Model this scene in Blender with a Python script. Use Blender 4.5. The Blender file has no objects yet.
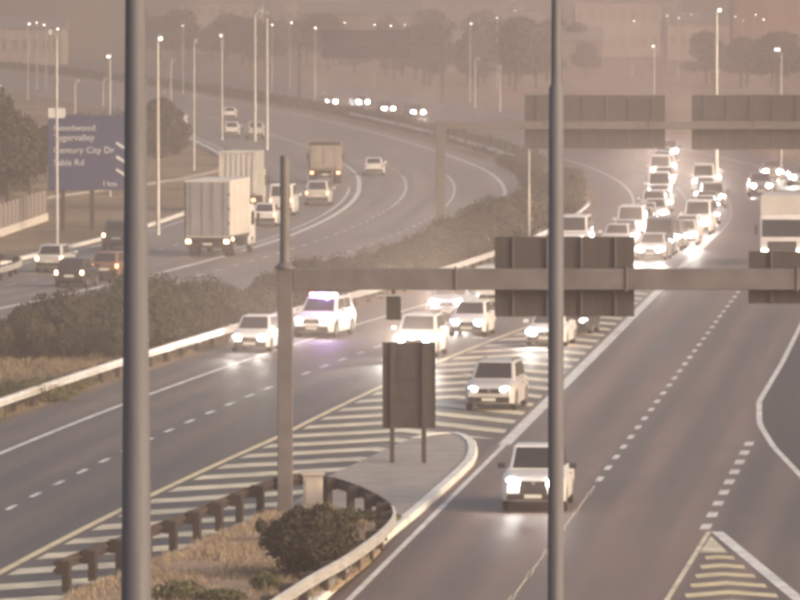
import bpy, bmesh, math, random
import numpy as np
from mathutils import Vector, Matrix

# ------------------------------------------------------------------ camera, world, sun, exposure
scene = bpy.context.scene
COL = scene.collection
CAM_H, FOC, HOR = 15.2, 7000.0, -15.0          # height (m), focal length and horizon in photo pixels
PITCH = math.atan((300.0 - HOR) / FOC)
cd = bpy.data.cameras.new('camera')
cam = bpy.data.objects.new('camera', cd); COL.objects.link(cam)
cam.location = (0, 0, CAM_H)
cam.rotation_euler = (math.pi / 2 - PITCH, 0, 0)
cd.sensor_width = 36.0
cd.lens = 36.0 * FOC / 800.0
cd.clip_start = 0.5; cd.clip_end = 20000
scene.camera = cam

SUN_EL, SUN_AZ = math.radians(17), math.radians(122)     # azimuth clockwise from +Y (the way the camera looks)
world = bpy.data.worlds.new('World'); scene.world = world
world.use_nodes = True
wt = world.node_tree; wt.nodes.clear()
wo = wt.nodes.new('ShaderNodeOutputWorld'); bg = wt.nodes.new('ShaderNodeBackground')
sky = wt.nodes.new('ShaderNodeTexSky'); sky.sky_type = 'NISHITA'; sky.sun_disc = False
sky.sun_elevation = SUN_EL; sky.sun_rotation = SUN_AZ
sky.air_density = 1.0; sky.dust_density = 6.0; sky.ozone_density = 0.6
bg.inputs['Strength'].default_value = 0.15
wt.links.new(sky.outputs[0], bg.inputs['Color']); wt.links.new(bg.outputs[0], wo.inputs['Surface'])

sd = bpy.data.lights.new('sun', 'SUN'); sd.energy = 1.7; sd.angle = math.radians(60); sd.color = (1.0, 0.80, 0.68)
sun = bpy.data.objects.new('sun', sd); COL.objects.link(sun)
sdir = Vector((math.sin(SUN_AZ) * math.cos(SUN_EL), math.cos(SUN_AZ) * math.cos(SUN_EL), math.sin(SUN_EL)))
sun.rotation_euler = sdir.to_track_quat('Z', 'Y').to_euler(); sun.location = (60, 200, 60)

vs = scene.view_settings
vs.view_transform = 'Standard'; vs.look = 'None'; vs.gamma = 1.0; vs.use_curve_mapping = False
vs.exposure = 0.80
HAZE_DENSITY = 0.00122
HAZE_COLOR = (0.835, 0.65, 0.56)
scene.render.engine = 'CYCLES'
cy = scene.cycles
cy.use_denoising = True
cy.max_bounces = 6; cy.diffuse_bounces = 2; cy.glossy_bounces = 3; cy.transmission_bounces = 3
cy.volume_bounces = 1; cy.transparent_max_bounces = 8
cy.sample_clamp_indirect = 4.0; cy.sample_clamp_direct = 0.0
cy.caustics_reflective = False; cy.caustics_refractive = False
cy.pixel_filter_type = 'BLACKMAN_HARRIS'; cy.filter_width = 4.0

R = random.Random(7)

# ------------------------------------------------------------------ layout: photo pixel -> ground, and the road geometry
def G(u, v, z=0.0):
    """ground point (height z) seen at photo pixel (u, v)"""
    c, s = math.cos(PITCH), math.sin(PITCH)
    a, b = (u - 400.0) / FOC, (300.0 - v) / FOC
    d = Vector((a, c + b * s, -s + b * c))
    t = (z - CAM_H) / d.z
    return Vector((d.x * t, d.y * t, z))

CX, CY = -1222.0, 530.0                       # centre of the long left-hand bend all carriageways share
def delta(Y):
    if Y < 330: return 0.0007 * (330 - Y) ** 2
    if Y > 600: return 0.0003 * (Y - 600) ** 2
    return 0.0
def PX(r, Y):
    return CX + math.sqrt((r + delta(Y)) ** 2 - (Y - CY) ** 2)
def P(r, Y, z=0.0): return Vector((PX(r, Y), Y, z))
def heading(r, Y): return math.atan2(PX(r, Y + 2) - PX(r, Y - 2), 4.0)       # tangent angle from +Y towards +X
def DX(Y):                                     # left edge line of the ramp that leaves to the camera's right
    return 12.95 + 0.0806 * (Y - 349) if Y < 430 else PX(1245.6, Y)

# ------------------------------------------------------------------ materials
MATS = {}
def nt(m): return m.node_tree.nodes, m.node_tree.links
def mat(name, col, rough=0.6, metal=0.0, noise=0.12, scale=3.0, spec=0.5, bump=0.0, stretch=None, coat=0.0):
    if name in MATS: return MATS[name]
    m = bpy.data.materials.new(name); m.use_nodes = True
    N, L = nt(m); b = N['Principled BSDF']
    tc = N.new('ShaderNodeTexCoord'); nz = N.new('ShaderNodeTexNoise')
    nz.inputs['Scale'].default_value = scale; nz.inputs['Detail'].default_value = 5
    src = tc.outputs['Object']
    if stretch:
        mp = N.new('ShaderNodeMapping'); mp.inputs['Scale'].default_value = stretch
        L.new(src, mp.inputs['Vector']); src = mp.outputs[0]
    L.new(src, nz.inputs['Vector'])
    mx = N.new('ShaderNodeMix'); mx.data_type = 'RGBA'
    mx.inputs['A'].default_value = tuple(c * (1 - noise * 1.6) for c in col) + (1,)
    mx.inputs['B'].default_value = tuple(min(1, c * (1 + noise * 1.2)) for c in col) + (1,)
    L.new(nz.outputs['Fac'], mx.inputs['Factor']); L.new(mx.outputs['Result'], b.inputs['Base Color'])
    b.inputs['Roughness'].default_value = rough; b.inputs['Metallic'].default_value = metal
    b.inputs['Specular IOR Level'].default_value = spec; b.inputs['Coat Weight'].default_value = coat
    if bump:
        bp = N.new('ShaderNodeBump'); bp.inputs['Strength'].default_value = bump; bp.inputs['Distance'].default_value = 0.05
        L.new(nz.outputs['Fac'], bp.inputs['Height']); L.new(bp.outputs[0], b.inputs['Normal'])
    MATS[name] = m
    return m
def emit(name, col, strength):
    if name in MATS: return MATS[name]
    m = bpy.data.materials.new(name); m.use_nodes = True
    N, L = nt(m); b = N['Principled BSDF']
    b.inputs['Base Color'].default_value = (0.6, 0.6, 0.6, 1); b.inputs['Roughness'].default_value = 0.2
    b.inputs['Emission Color'].default_value = tuple(col) + (1,); b.inputs['Emission Strength'].default_value = strength
    m.cycles.emission_sampling = 'NONE'
    MATS[name] = m
    return m
def foliage(name, a, b_):
    m = bpy.data.materials.new(name); m.use_nodes = True
    N, L = nt(m); b = N['Principled BSDF']
    tc = N.new('ShaderNodeTexCoord'); nz = N.new('ShaderNodeTexNoise'); nz.inputs['Scale'].default_value = 1.7; nz.inputs['Detail'].default_value = 6
    n2 = N.new('ShaderNodeTexNoise'); n2.inputs['Scale'].default_value = 22.0
    oi = N.new('ShaderNodeObjectInfo')
    L.new(tc.outputs['Object'], nz.inputs['Vector']); L.new(tc.outputs['Object'], n2.inputs['Vector'])
    ad = N.new('ShaderNodeMath'); ad.operation = 'MULTIPLY_ADD'
    L.new(n2.outputs['Fac'], ad.inputs[0]); ad.inputs[1].default_value = 0.6; L.new(nz.outputs['Fac'], ad.inputs[2])
    a2 = N.new('ShaderNodeMath'); a2.operation = 'MULTIPLY_ADD'
    L.new(oi.outputs['Random'], a2.inputs[0]); a2.inputs[1].default_value = 0.4; L.new(ad.outputs[0], a2.inputs[2])
    mr = N.new('ShaderNodeMapRange'); mr.inputs['From Min'].default_value = 0.5; mr.inputs['From Max'].default_value = 1.35
    L.new(a2.outputs[0], mr.inputs['Value'])
    mx = N.new('ShaderNodeMix'); mx.data_type = 'RGBA'
    mx.inputs['A'].default_value = a + (1,); mx.inputs['B'].default_value = b_ + (1,)
    L.new(mr.outputs[0], mx.inputs['Factor']); L.new(mx.outputs['Result'], b.inputs['Base Color'])
    b.inputs['Roughness'].default_value = 0.75; b.inputs['Specular IOR Level'].default_value = 0.2
    MATS[name] = m
    return m
def asphalt(name, col, lane=3.7, off=0.0):
    """UV.x metres across the road, UV.y metres along it"""
    m = bpy.data.materials.new(name); m.use_nodes = True
    N, L = nt(m); b = N['Principled BSDF']
    uv = N.new('ShaderNodeUVMap')
    def noise(sx, sy, detail=4):
        mp = N.new('ShaderNodeMapping'); mp.inputs['Scale'].default_value = (sx, sy, 1)
        n = N.new('ShaderNodeTexNoise'); n.inputs['Scale'].default_value = 1.0; n.inputs['Detail'].default_value = detail
        L.new(uv.outputs[0], mp.inputs['Vector']); L.new(mp.outputs[0], n.inputs['Vector']); return n.outputs['Fac']
    streak = noise(0.85, 0.012, 3)      # wheel tracks and lane-long wear
    patch = noise(0.16, 0.03, 5)        # resurfacing patches
    grain = noise(2.2, 0.7, 6)
    stain = noise(0.5, 0.10, 5)
    def madd(x, k, y):
        n = N.new('ShaderNodeMath'); n.operation = 'MULTIPLY_ADD'; L.new(x, n.inputs[0]); n.inputs[1].default_value = k
        if isinstance(y, float): n.inputs[2].default_value = y
        else: L.new(y, n.inputs[2])
        return n.outputs[0]
    v = madd(streak, 1.4, madd(patch, 0.7, madd(grain, 0.25, madd(stain, 0.5, -0.95))))
    sp = N.new('ShaderNodeSeparateXYZ'); L.new(uv.outputs[0], sp.inputs[0])          # pairs of wheel tracks in each lane
    wob = madd(noise(0.02, 0.01, 2), 1.2, sp.outputs[0])
    ph = madd(wob, 4 * math.pi / lane, -off * 4 * math.pi / lane)
    cs = N.new('ShaderNodeMath'); cs.operation = 'COSINE'; L.new(ph, cs.inputs[0])
    v = madd(cs.outputs[0], 0.14, v)
    mr = N.new('ShaderNodeMapRange'); mr.inputs['From Min'].default_value = 0.1; mr.inputs['From Max'].default_value = 0.9
    L.new(v, mr.inputs['Value'])
    mx = N.new('ShaderNodeMix'); mx.data_type = 'RGBA'
    mx.inputs['A'].default_value = tuple(c * 0.62 for c in col) + (1,); mx.inputs['B'].default_value = tuple(c * 1.38 for c in col) + (1,)
    L.new(mr.outputs[0], mx.inputs['Factor']); L.new(mx.outputs['Result'], b.inputs['Base Color'])
    rr = N.new('ShaderNodeMapRange'); rr.inputs['To Min'].default_value = 0.52; rr.inputs['To Max'].default_value = 0.70
    L.new(mr.outputs[0], rr.inputs['Value']); L.new(rr.outputs[0], b.inputs['Roughness'])
    b.inputs['Specular IOR Level'].default_value = 0.4
    bp = N.new('ShaderNodeBump'); bp.inputs['Strength'].default_value = 0.25; bp.inputs['Distance'].default_value = 0.02
    L.new(grain, bp.inputs['Height']); L.new(bp.outputs[0], b.inputs['Normal'])
    MATS[name] = m
    return m
def paint(name, col, wear=0.42):
    m = bpy.data.materials.new(name); m.use_nodes = True
    N, L = nt(m); b = N['Principled BSDF']
    tc = N.new('ShaderNodeTexCoord')
    n = N.new('ShaderNodeTexNoise'); n.inputs['Scale'].default_value = 0.9; n.inputs['Detail'].default_value = 8; n.inputs['Roughness'].default_value = 0.7
    L.new(tc.outputs['Object'], n.inputs['Vector'])
    cr = N.new('ShaderNodeMapRange'); cr.inputs['From Min'].default_value = wear - 0.12; cr.inputs['From Max'].default_value = wear + 0.12
    L.new(n.outputs['Fac'], cr.inputs['Value'])
    mx = N.new('ShaderNodeMix'); mx.data_type = 'RGBA'
    mx.inputs['A'].default_value = tuple(0.45 * c + 0.05 for c in col) + (1,); mx.inputs['B'].default_value = col + (1,)
    L.new(cr.outputs[0], mx.inputs['Factor']); L.new(mx.outputs['Result'], b.inputs['Base Color'])
    b.inputs['Roughness'].default_value = 0.6
    MATS[name] = m
    return m
def ground_mat(name, cols, scale=0.08):
    m = bpy.data.materials.new(name); m.use_nodes = True
    N, L = nt(m); b = N['Principled BSDF']
    tc = N.new('ShaderNodeTexCoord')
    def nz(s, d):
        n = N.new('ShaderNodeTexNoise'); n.inputs['Scale'].default_value = s; n.inputs['Detail'].default_value = d
        L.new(tc.outputs['Object'], n.inputs['Vector']); return n.outputs['Fac']
    n1, n2 = nz(scale, 6), nz(scale * 14, 5)
    ad = N.new('ShaderNodeMath'); ad.operation = 'MULTIPLY_ADD'; L.new(n2, ad.inputs[0]); ad.inputs[1].default_value = 0.5; L.new(n1, ad.inputs[2])
    cr = N.new('ShaderNodeValToRGB'); e = cr.color_ramp
    e.elements[0].position = 0.55; e.elements[0].color = cols[0] + (1,)
    e.elements[1].position = 0.95; e.elements[1].color = cols[2] + (1,)
    k = e.elements.new(0.75); k.color = cols[1] + (1,)
    L.new(ad.outputs[0], cr.inputs['Fac']); L.new(cr.outputs['Color'], b.inputs['Base Color'])
    b.inputs['Roughness'].default_value = 0.95; b.inputs['Specular IOR Level'].default_value = 0.1
    bp = N.new('ShaderNodeBump'); bp.inputs['Strength'].default_value = 0.6; bp.inputs['Distance'].default_value = 0.15
    L.new(n2, bp.inputs['Height']); L.new(bp.outputs[0], b.inputs['Normal'])
    MATS[name] = m
    return m

M_SOIL = ground_mat('dry_veld', ((0.10, 0.082, 0.05), (0.20, 0.15, 0.10), (0.30, 0.23, 0.165)))
M_VERGE = ground_mat('dry_verge_grass', ((0.16, 0.115, 0.075), (0.29, 0.215, 0.155), (0.38, 0.295, 0.22)), 0.25)
M_ASPH = asphalt('asphalt_inbound', (0.094, 0.074, 0.063), 3.9, 2.4)
M_ASPHR = asphalt('asphalt_ramp', (0.150, 0.110, 0.094), 4.0, 0.4)
M_ASPH2 = asphalt('asphalt_outbound', (0.165, 0.14, 0.122))
M_ASPHD = asphalt('asphalt_shoulder', (0.062, 0.046, 0.040))
M_WHITE = paint('white_road_paint', (0.74, 0.72, 0.68), 0.47)
M_YELLOW = paint('yellow_road_paint', (0.66, 0.55, 0.33), 0.40)
M_CREAM = paint('faded_cream_road_paint', (0.72, 0.63, 0.45), 0.47)
M_CONC = mat('concrete_apron', (0.30, 0.27, 0.245), 0.85, noise=0.3, scale=0.9, bump=0.2)
M_KERB = paint('painted_kerb', (0.72, 0.69, 0.64), 0.38)
M_TAR = mat('tar_joint', (0.16, 0.145, 0.135), 0.8)
M_GALV = mat('galvanised_steel', (0.50, 0.49, 0.48), 0.42, 0.55, noise=0.2, scale=1.5)
M_RAIL = mat('weathered_rail_steel', (0.60, 0.57, 0.53), 0.42, 0.35, noise=0.3, scale=1.2)
M_TIMBER = mat('creosoted_timber', (0.034, 0.025, 0.021), 0.85, noise=0.3, scale=5)
M_POLE = mat('grey_pole_paint', (0.115, 0.113, 0.13), 0.65, 0.0, noise=0.3, scale=2.0, stretch=(5, 5, 0.35))
M_GANTRY = mat('grey_gantry_steel', (0.14, 0.125, 0.128), 0.6, 0.1, noise=0.38, scale=1.6)
M_SIGNBACK = mat('sign_back_sheet', (0.055, 0.045, 0.043), 0.6, 0.1, noise=0.42, scale=2.0, stretch=(3, 3, .5))
M_SIGNRIB = mat('sign_back_rib', (0.11, 0.10, 0.097), 0.5, 0.3)
M_SIGNBLUE = mat('sign_blue_sheet', (0.035, 0.048, 0.12), 0.5, noise=0.1, scale=0.8)
M_SIGNWHITE = mat('sign_white_sheet', (0.62, 0.62, 0.62), 0.5, noise=0.05)
M_LEAF_D = foliage('hedge_leaf', (0.020, 0.022, 0.013), (0.056, 0.058, 0.033))
M_LEAF_B = foliage('bush_leaf', (0.02, 0.018, 0.012), (0.05, 0.045, 0.027))
M_LEAF_T = foliage('tree_leaf', (0.026, 0.024, 0.013), (0.07, 0.062, 0.034))
M_GRASS = foliage('dry_grass_blade', (0.17, 0.125, 0.08), (0.37, 0.29, 0.205))
M_WEED = foliage('low_green_weed', (0.05, 0.055, 0.025), (0.13, 0.125, 0.06))
M_BARK = mat('bark', (0.09, 0.07, 0.05), 0.9, noise=0.3, scale=4)
M_GLASS = mat('tinted_glass', (0.022, 0.022, 0.025), 0.12, noise=0.1, spec=0.7)
M_TYRE = mat('tyre_rubber', (0.02, 0.019, 0.018), 0.85)
M_RIM = mat('wheel_alloy', (0.38, 0.37, 0.36), 0.4, 0.6)
M_TRIM = mat('black_trim', (0.022, 0.021, 0.021), 0.6)
M_CHROME = mat('bright_trim', (0.55, 0.54, 0.53), 0.25, 0.8)
M_PLATE = mat('number_plate', (0.7, 0.68, 0.62), 0.5, noise=0.02)
M_LENS = mat('clear_lens', (0.55, 0.55, 0.55), 0.15, noise=0.03)
M_REDLENS = mat('red_lens', (0.28, 0.02, 0.015), 0.25, noise=0.03)
E_HEAD = emit('headlight_lit', (1.0, 0.97, 0.90), 120)
E_HEADX = emit('headlight_full_beam', (1.0, 0.98, 0.94), 220)
E_HEADD = emit('headlight_dim', (1.0, 0.95, 0.86), 14)
E_NEAR = emit('headlight_near_pickup', (1.0, 0.97, 0.91), 120)
E_FAR = emit('headlight_far', (1.0, 0.97, 0.90), 600)
E_TAIL = emit('tail_light_lit', (1.0, 0.36, 0.14), 4.5)
E_TAILW = emit('amber_rear_lamp_lit', (1.0, 0.62, 0.32), 9)
E_BLUE = emit('blue_beacon', (0.35, 0.30, 1.0), 60)
E_RED = emit('red_beacon', (1.0, 0.22, 0.35), 40)
E_STREET = emit('street_lamp_lit', (1.0, 0.90, 0.74), 6)

# ------------------------------------------------------------------ mesh and object helpers
class MB:
    def __init__(s): s.v = []; s.f = []; s.uv = None
    def add(s, verts, faces):
        o = len(s.v); s.v += [tuple(p) for p in verts]; s.f += [tuple(i + o for i in f) for f in faces]; return s
    def box(s, c, d, M=None, taper=(1, 1)):
        cx, cy_, cz = c; dx, dy, dz = d[0] / 2, d[1] / 2, d[2] / 2
        vs_ = []
        for z, tx, ty in ((-dz, 1, 1), (dz, taper[0], taper[1])):
            for x, y in ((-dx, -dy), (dx, -dy), (dx, dy), (-dx, dy)):
                vs_.append(Vector((cx + x * tx, cy_ + y * ty, cz + z)))
        if M is not None: vs_ = [M @ p for p in vs_]
        return s.add(vs_, [(0, 3, 2, 1), (4, 5, 6, 7), (0, 1, 5, 4), (1, 2, 6, 5), (2, 3, 7, 6), (3, 0, 4, 7)])
    def tube(s, pts, radii, n=10, cap=True):
        pts = [Vector(p) for p in pts]
        if not isinstance(radii, (list, tuple)): radii = [radii] * len(pts)
        vs_, fs = [], []
        for i, p in enumerate(pts):
            t = (pts[min(i + 1, len(pts) - 1)] - pts[max(i - 1, 0)]).normalized()
            a = Vector((1, 0, 0)) if abs(t.x) < 0.9 else Vector((0, 1, 0))
            u = t.cross(a).normalized(); w = t.cross(u)
            for k in range(n):
                an = 2 * math.pi * k / n
                vs_.append(p + (u * math.cos(an) + w * math.sin(an)) * radii[i])
        for i in range(len(pts) - 1):
            for k in range(n):
                a, b = i * n + k, i * n + (k + 1) % n
                fs.append((a, b, b + n, a + n))
        if cap:
            fs.append(tuple(range(n - 1, -1, -1))); m0 = (len(pts) - 1) * n; fs.append(tuple(range(m0, m0 + n)))
        return s.add(vs_, fs)
    def rings(s, rings, closed=True, cap=True):
        n = len(rings[0]); vs_ = [p for r in rings for p in r]; fs = []
        kk = n if closed else n - 1
        for i in range(len(rings) - 1):
            for k in range(kk):
                a, b = i * n + k, i * n + (k + 1) % n
                fs.append((a, b, b + n, a + n))
        if cap:
            fs.append(tuple(range(n - 1, -1, -1))); m0 = (len(rings) - 1) * n; fs.append(tuple(range(m0, m0 + n)))
        return s.add(vs_, fs)
    def lathe_x(s, prof, n=20, c=(0, 0, 0)):
        """profile of (x, radius) turned about the x axis"""
        vs_, fs = [], []
        for x, r in prof:
            for k in range(n):
                an = 2 * math.pi * k / n
                vs_.append((c[0] + x, c[1] + r * math.cos(an), c[2] + r * math.sin(an)))
        for i in range(len(prof) - 1):
            for k in range(n):
                a, b = i * n + k, i * n + (k + 1) % n
                fs.append((a, b, b + n, a + n))
        return s.add(vs_, fs)
    def mesh(s, name, material, smooth=False, bevel=0.0, segs=2, angle=35):
        me = bpy.data.meshes.new(name); me.from_pydata(s.v, [], s.f); me.update()
        bm = bmesh.new(); bm.from_mesh(me)
        bmesh.ops.recalc_face_normals(bm, faces=bm.faces)
        if bevel:
            ed = [e for e in bm.edges if len(e.link_faces) == 2 and e.calc_face_angle(0) > math.radians(30)]
            bmesh.ops.bevel(bm, geom=ed, offset=bevel, segments=segs, profile=0.6, affect='EDGES', clamp_overlap=True)
        if smooth:
            for f in bm.faces: f.smooth = True
            for e in bm.edges:
                e.smooth = not (len(e.link_faces) == 2 and e.calc_face_angle(0) > math.radians(angle))
        bm.to_mesh(me); bm.free()
        me.materials.append(material)
        return me

def link(name, data, parent=None, loc=None, rz=None):
    o = bpy.data.objects.new(name, data); COL.objects.link(o)
    if parent is not None: o.parent = parent
    if loc is not None: o.location = loc
    if rz is not None: o.rotation_euler = (0, 0, rz)
    return o
def tag(o, label, cat, group=None):
    o['label'] = label; o['category'] = cat
    if group: o['group'] = group
    return o
def thing(name, label, cat, loc=(0, 0, 0), rz=0.0, group=None):
    o = link(name, None, None, loc, rz); o.empty_display_size = 0.5
    return tag(o, label, cat, group)
def struct(o): o['kind'] = 'structure'; return o

def sheet(name, rows, material, parent=None):
    """rows of points (same count) joined into one sheet, UV in metres"""
    me = bpy.data.meshes.new(name)
    n = len(rows[0]); v = [tuple(p) for r in rows for p in r]; f = []
    for i in range(len(rows) - 1):
        for k in range(n - 1):
            a = i * n + k; f.append((a, a + 1, a + n + 1, a + n))
    me.from_pydata(v, [], f); me.update()
    uvl = me.uv_layers.new(name='UVMap')
    across = []
    for r in rows:
        d = [0.0]
        for k in range(1, n): d.append(d[-1] + (Vector(r[k]) - Vector(r[k - 1])).length)
        across.append(d)
    uvs = [(across[i][k], rows[i][k][1]) for i in range(len(rows)) for k in range(n)]
    for lp in me.loops: uvl.data[lp.index].uv = uvs[lp.vertex_index]
    me.materials.append(material)
    return link(name, me, parent)
def frange(a, b, st):
    n = max(1, int(round((b - a) / st))); return [a + (b - a) * i / n for i in range(n + 1)]
def poly(name, pts, z, material, parent=None, thick=0.0):
    me = bpy.data.meshes.new(name); bm = bmesh.new()
    top = [bm.verts.new((p[0], p[1], z)) for p in pts]
    f = bm.faces.new(top)
    if f.normal.z < 0: f.normal_flip()
    if thick:
        bot = [bm.verts.new((p[0], p[1], z - thick)) for p in pts]
        n = len(pts)
        for i in range(n): bm.faces.new((top[i], top[(i + 1) % n], bot[(i + 1) % n], bot[i]))
    bmesh.ops.recalc_face_normals(bm, faces=bm.faces)
    bmesh.ops.triangulate(bm, faces=[f for f in bm.faces if len(f.verts) > 4])
    bm.to_mesh(me); bm.free(); me.materials.append(material)
    return link(name, me, parent)
Z_ASPH, Z_MARK = 0.0, 0.010

# ------------------------------------------------------------------ ground and carriageways
gs = []
for y in [-400, 100, 200, 300, 400, 600, 900, 1500, 3000, 8800]:
    gs.append([Vector((x, y, -0.04)) for x in (-4400, -1000, -200, 0, 200, 1000, 4400)])
ground = struct(sheet('ground', gs, M_SOIL))

RE = [(60, 16.5), (150, 13.6), (200, 12.55), (217, 12.42), (230, 12.3), (242, 12.45), (255, 13.1), (281, 15.35), (316, 18.2), (349, 20.75), (432, 27.4)]
def RX(Y):
    for (a, xa), (b, xb) in zip(RE, RE[1:]):
        if Y <= b: return xa + (xb - xa) * (Y - a) / (b - a)
    return RE[-1][1]
RX_early = RX
def r_bq(Y): return 1231.6 - max(0.0, 325 - Y) * 0.09
rows = [[P(1209.6 + (r_bq(Y) - 1209.6) * k / 6, Y, Z_ASPH) for k in range(7)] for Y in frange(215, 1750, 7)]
road_out = struct(sheet('outbound_road', rows, M_ASPH2))
rows = []
for Y in frange(60, 1750, 6):
    x0 = PX(1236.4, Y); x1 = max(DX(Y) + 11, 19.5) if Y < 420 else PX(1258, Y)
    if 300 < Y < 420: x1 = max(x1, DX(Y) + 11)
    rows.append([Vector((x0 + (x1 - x0) * k / 8, Y, Z_ASPH)) for k in range(9)])
road_in = struct(sheet('inbound_road', rows, M_ASPH))

rows = []
for Y in frange(60, 430, 5):
    x0 = DX(Y) - 0.35; x1 = RX_early(Y) + 0.1
    rows.append([Vector((x0 + (x1 - x0) * k / 6, Y, 0.003)) for k in range(7)])
road_ramp = struct(sheet('ramp_road', rows, M_ASPHR))

def strip(name, xf, Y0, Y1, w, material, parent, step=4.0, z=Z_MARK):
    """painted line of width w centred on x = xf(Y)"""
    rows = [[Vector((xf(Y) - w / 2, Y, z)), Vector((xf(Y) + w / 2, Y, z))] for Y in frange(Y0, Y1, step)]
    return sheet(name, rows, material, parent)
def dashes(xf, Y0, Y1, w, length, period, material, parent, far=620):
    Y = Y0
    while Y < min(Y1, far):
        strip('lane_dash', xf, Y, Y + length, w, material, parent, step=length)
        Y += period

ci = lambda r: (lambda Y: PX(r, Y))
# outbound: kerb side line, the double divider, three lanes, hedge side line
r_div = lambda Y: 1219.9 if Y < 420 else max(1218.9, 1219.9 - (Y - 420) / 110)
strip('edge_line', lambda Y: PX(1210.5, Y), 240, 1500, 0.16, M_WHITE, road_out)
strip('divider_line', lambda Y: PX(r_div(Y), Y), 240, 560, 0.34, M_WHITE, road_out)
strip('divider_line', lambda Y: PX(r_div(Y) - 0.75, Y), 395, 525, 0.16, M_WHITE, road_out)
strip('divider_line', lambda Y: PX(1218.9, Y), 564, 1500, 0.2, M_WHITE, road_out)
strip('edge_line', lambda Y: PX(r_bq(Y) - 1.8, Y), 240, 1500, 0.28, M_WHITE, road_out)
dashes(ci(1222.4), 300, 640, 0.16, 2.4, 6.0, M_WHITE, road_out)
strip('lane_line', ci(1222.5), 478, 560, 0.13, M_WHITE, road_out)
strip('lane_line', ci(1226.1), 478, 560, 0.13, M_WHITE, road_out)
dashes(ci(1226.1), 380, 470, 0.16, 2.4, 6.0, M_WHITE, road_out)
dashes(ci(1214.9), 300, 560, 0.14, 2.0, 6.0, M_WHITE, road_out)
# inbound main carriageway
strip('edge_line', ci(1239.0), 120, 1500, 0.2, M_WHITE, road_in)
dashes(ci(1242.75), 162, 640, 0.17, 2.0, 5.04, M_WHITE, road_in)
r_yel = lambda Y: 1246.8 if Y > 235 else 1246.8 - (235 - Y) * 0.026
strip('yellow_line', lambda Y: PX(r_yel(Y), Y), 120, 377, 0.24, M_YELLOW, road_in)
dashes(ci(1245.7), 434, 640, 0.17, 2.0, 5.04, M_WHITE, road_in)
dashes(ci(1249.5), 440, 640, 0.17, 2.0, 5.04, M_WHITE, road_in)
strip('edge_line', ci(1253.4), 432, 1200, 0.2, M_WHITE, road_in)
# ramp
strip('edge_line', DX, 90, 231, 0.17, M_WHITE, road_in)
strip('gore_line', DX, 231, 432, 0.42, M_WHITE, road_in)
dashes(lambda Y: DX(Y) + 4.0, 214, 436, 0.20, 2.0, 5.04, M_WHITE, road_in)
strip('worn_lane_line', lambda Y: DX(Y) + 4.0, 120, 212, 0.05, M_CREAM, road_in)
for Y in frange(122, 208, 7.0): strip('lane_dash', lambda Y: DX(Y) + 4.0, Y, Y + 1.8, 0.13, M_CREAM, road_in, step=2)
strip('edge_line', RX, 90, 432, 0.2, M_WHITE, road_in, step=3)
rows = [[Vector((RX(Y) + 0.14, Y, 0.006)), Vector((RX(Y) + 5.2, Y, 0.006))] for Y in frange(90, 330, 4)]
struct(sheet('hard_shoulder', rows, M_ASPHD))
# broad dashes that lead to the striped nose at lower right
a, b = G(749, 444), G(706, 527)
for k in range(9):
    t = k / 8.0; c = a.lerp(b, t)
    dY = (a.y - b.y) / 8
    sl = (a.x - b.x) / (a.y - b.y)
    strip('merge_dash', (lambda c, sl: (lambda Y: c.x + sl * (Y - c.y)))(c, sl), c.y - dY * 0.22, c.y + dY * 0.22, 0.30, M_WHITE, road_in, step=2)
ap, bl, br = G(709, 532), G(667, 600), G(790, 600)
def lin(p, q): return lambda Y: p.x + (q.x - p.x) * (Y - p.y) / (q.y - p.y)
nl, nr = lin(ap, bl), lin(ap, br)
strip('nose_line', nl, 120, ap.y, 0.14, M_CREAM, road_in)
strip('nose_line', lambda Y: nr(Y) + 0.22, 120, ap.y, 0.34, M_WHITE, road_in)
poly('nose_infill', [(p.x, p.y) for p in (G(711, 536.5), G(699.5, 553), G(728, 553))], Z_MARK, M_CREAM, road_in)
for k in range(22):                                   # chevrons inside the nose
    y = 186.2 - k * 2.7
    xl, xr = nl(y) + 0.25, nr(y) - 0.12
    xm = (xl + xr) / 2; rise = min(1.3, (xr - xl) * 0.45)
    me = bpy.data.meshes.new('nose_chevron')
    me.from_pydata([(xl, y - rise, Z_MARK), (xm, y, Z_MARK), (xr, y - rise, Z_MARK), (xr, y - rise - 1.15, Z_MARK), (xm, y - 1.15, Z_MARK), (xl, y - rise - 1.15, Z_MARK)], [], [(0, 5, 4, 1), (1, 4, 3, 2)])
    me.materials.append(M_YELLOW); link('nose_chevron', me, road_in)
# transverse tar joints
for (u0, v0, u1, v1) in ((560, 446, 758, 448), (590, 478, 700, 479)):
    p, q = G(u0, v0), G(u1, v1)
    poly('tar_joint', [(p.x, p.y - .25), (q.x, q.y - .25), (q.x, q.y + .25), (p.x, p.y + .25)], 0.007, M_TAR, road_in)

# ------------------------------------------------------------------ the gore: chevrons, concrete island, dry verge
ISL = [(60, 604), (158, 566), (258, 519), (300, 503), (318, 488), (329, 480), (350, 470), (370, 461), (390, 451), (412, 442), (425, 438.5), (440, 437), (458, 437), (467, 439.5), (474, 445),
       (476, 452), (475, 458), (472, 465), (460, 477), (440, 495), (420, 513), (388, 539), (324, 600), (230, 690), (150, 770), (40, 770), (30, 650)]
isl = [G(*p) for p in ISL]
island = struct(poly('concrete_island', [(p.x, p.y) for p in isl], 0.13, M_CONC, None, 0.2))
VER = [(64, 603), (158, 564), (230, 535), (258, 521), (300, 511), (329, 512), (353, 521), (371, 531), (382, 541), (384, 550), (369, 567), (340, 590), (300, 614), (200, 700), (140, 760), (50, 760), (40, 650)]
ver = [G(*p) for p in VER]
verge = struct(poly('gore_verge', [(p.x, p.y) for p in ver], 0.16, M_VERGE, None, 0.1))
kp = [G(*p) for p in ISL[9:24]]
rows = []
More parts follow.
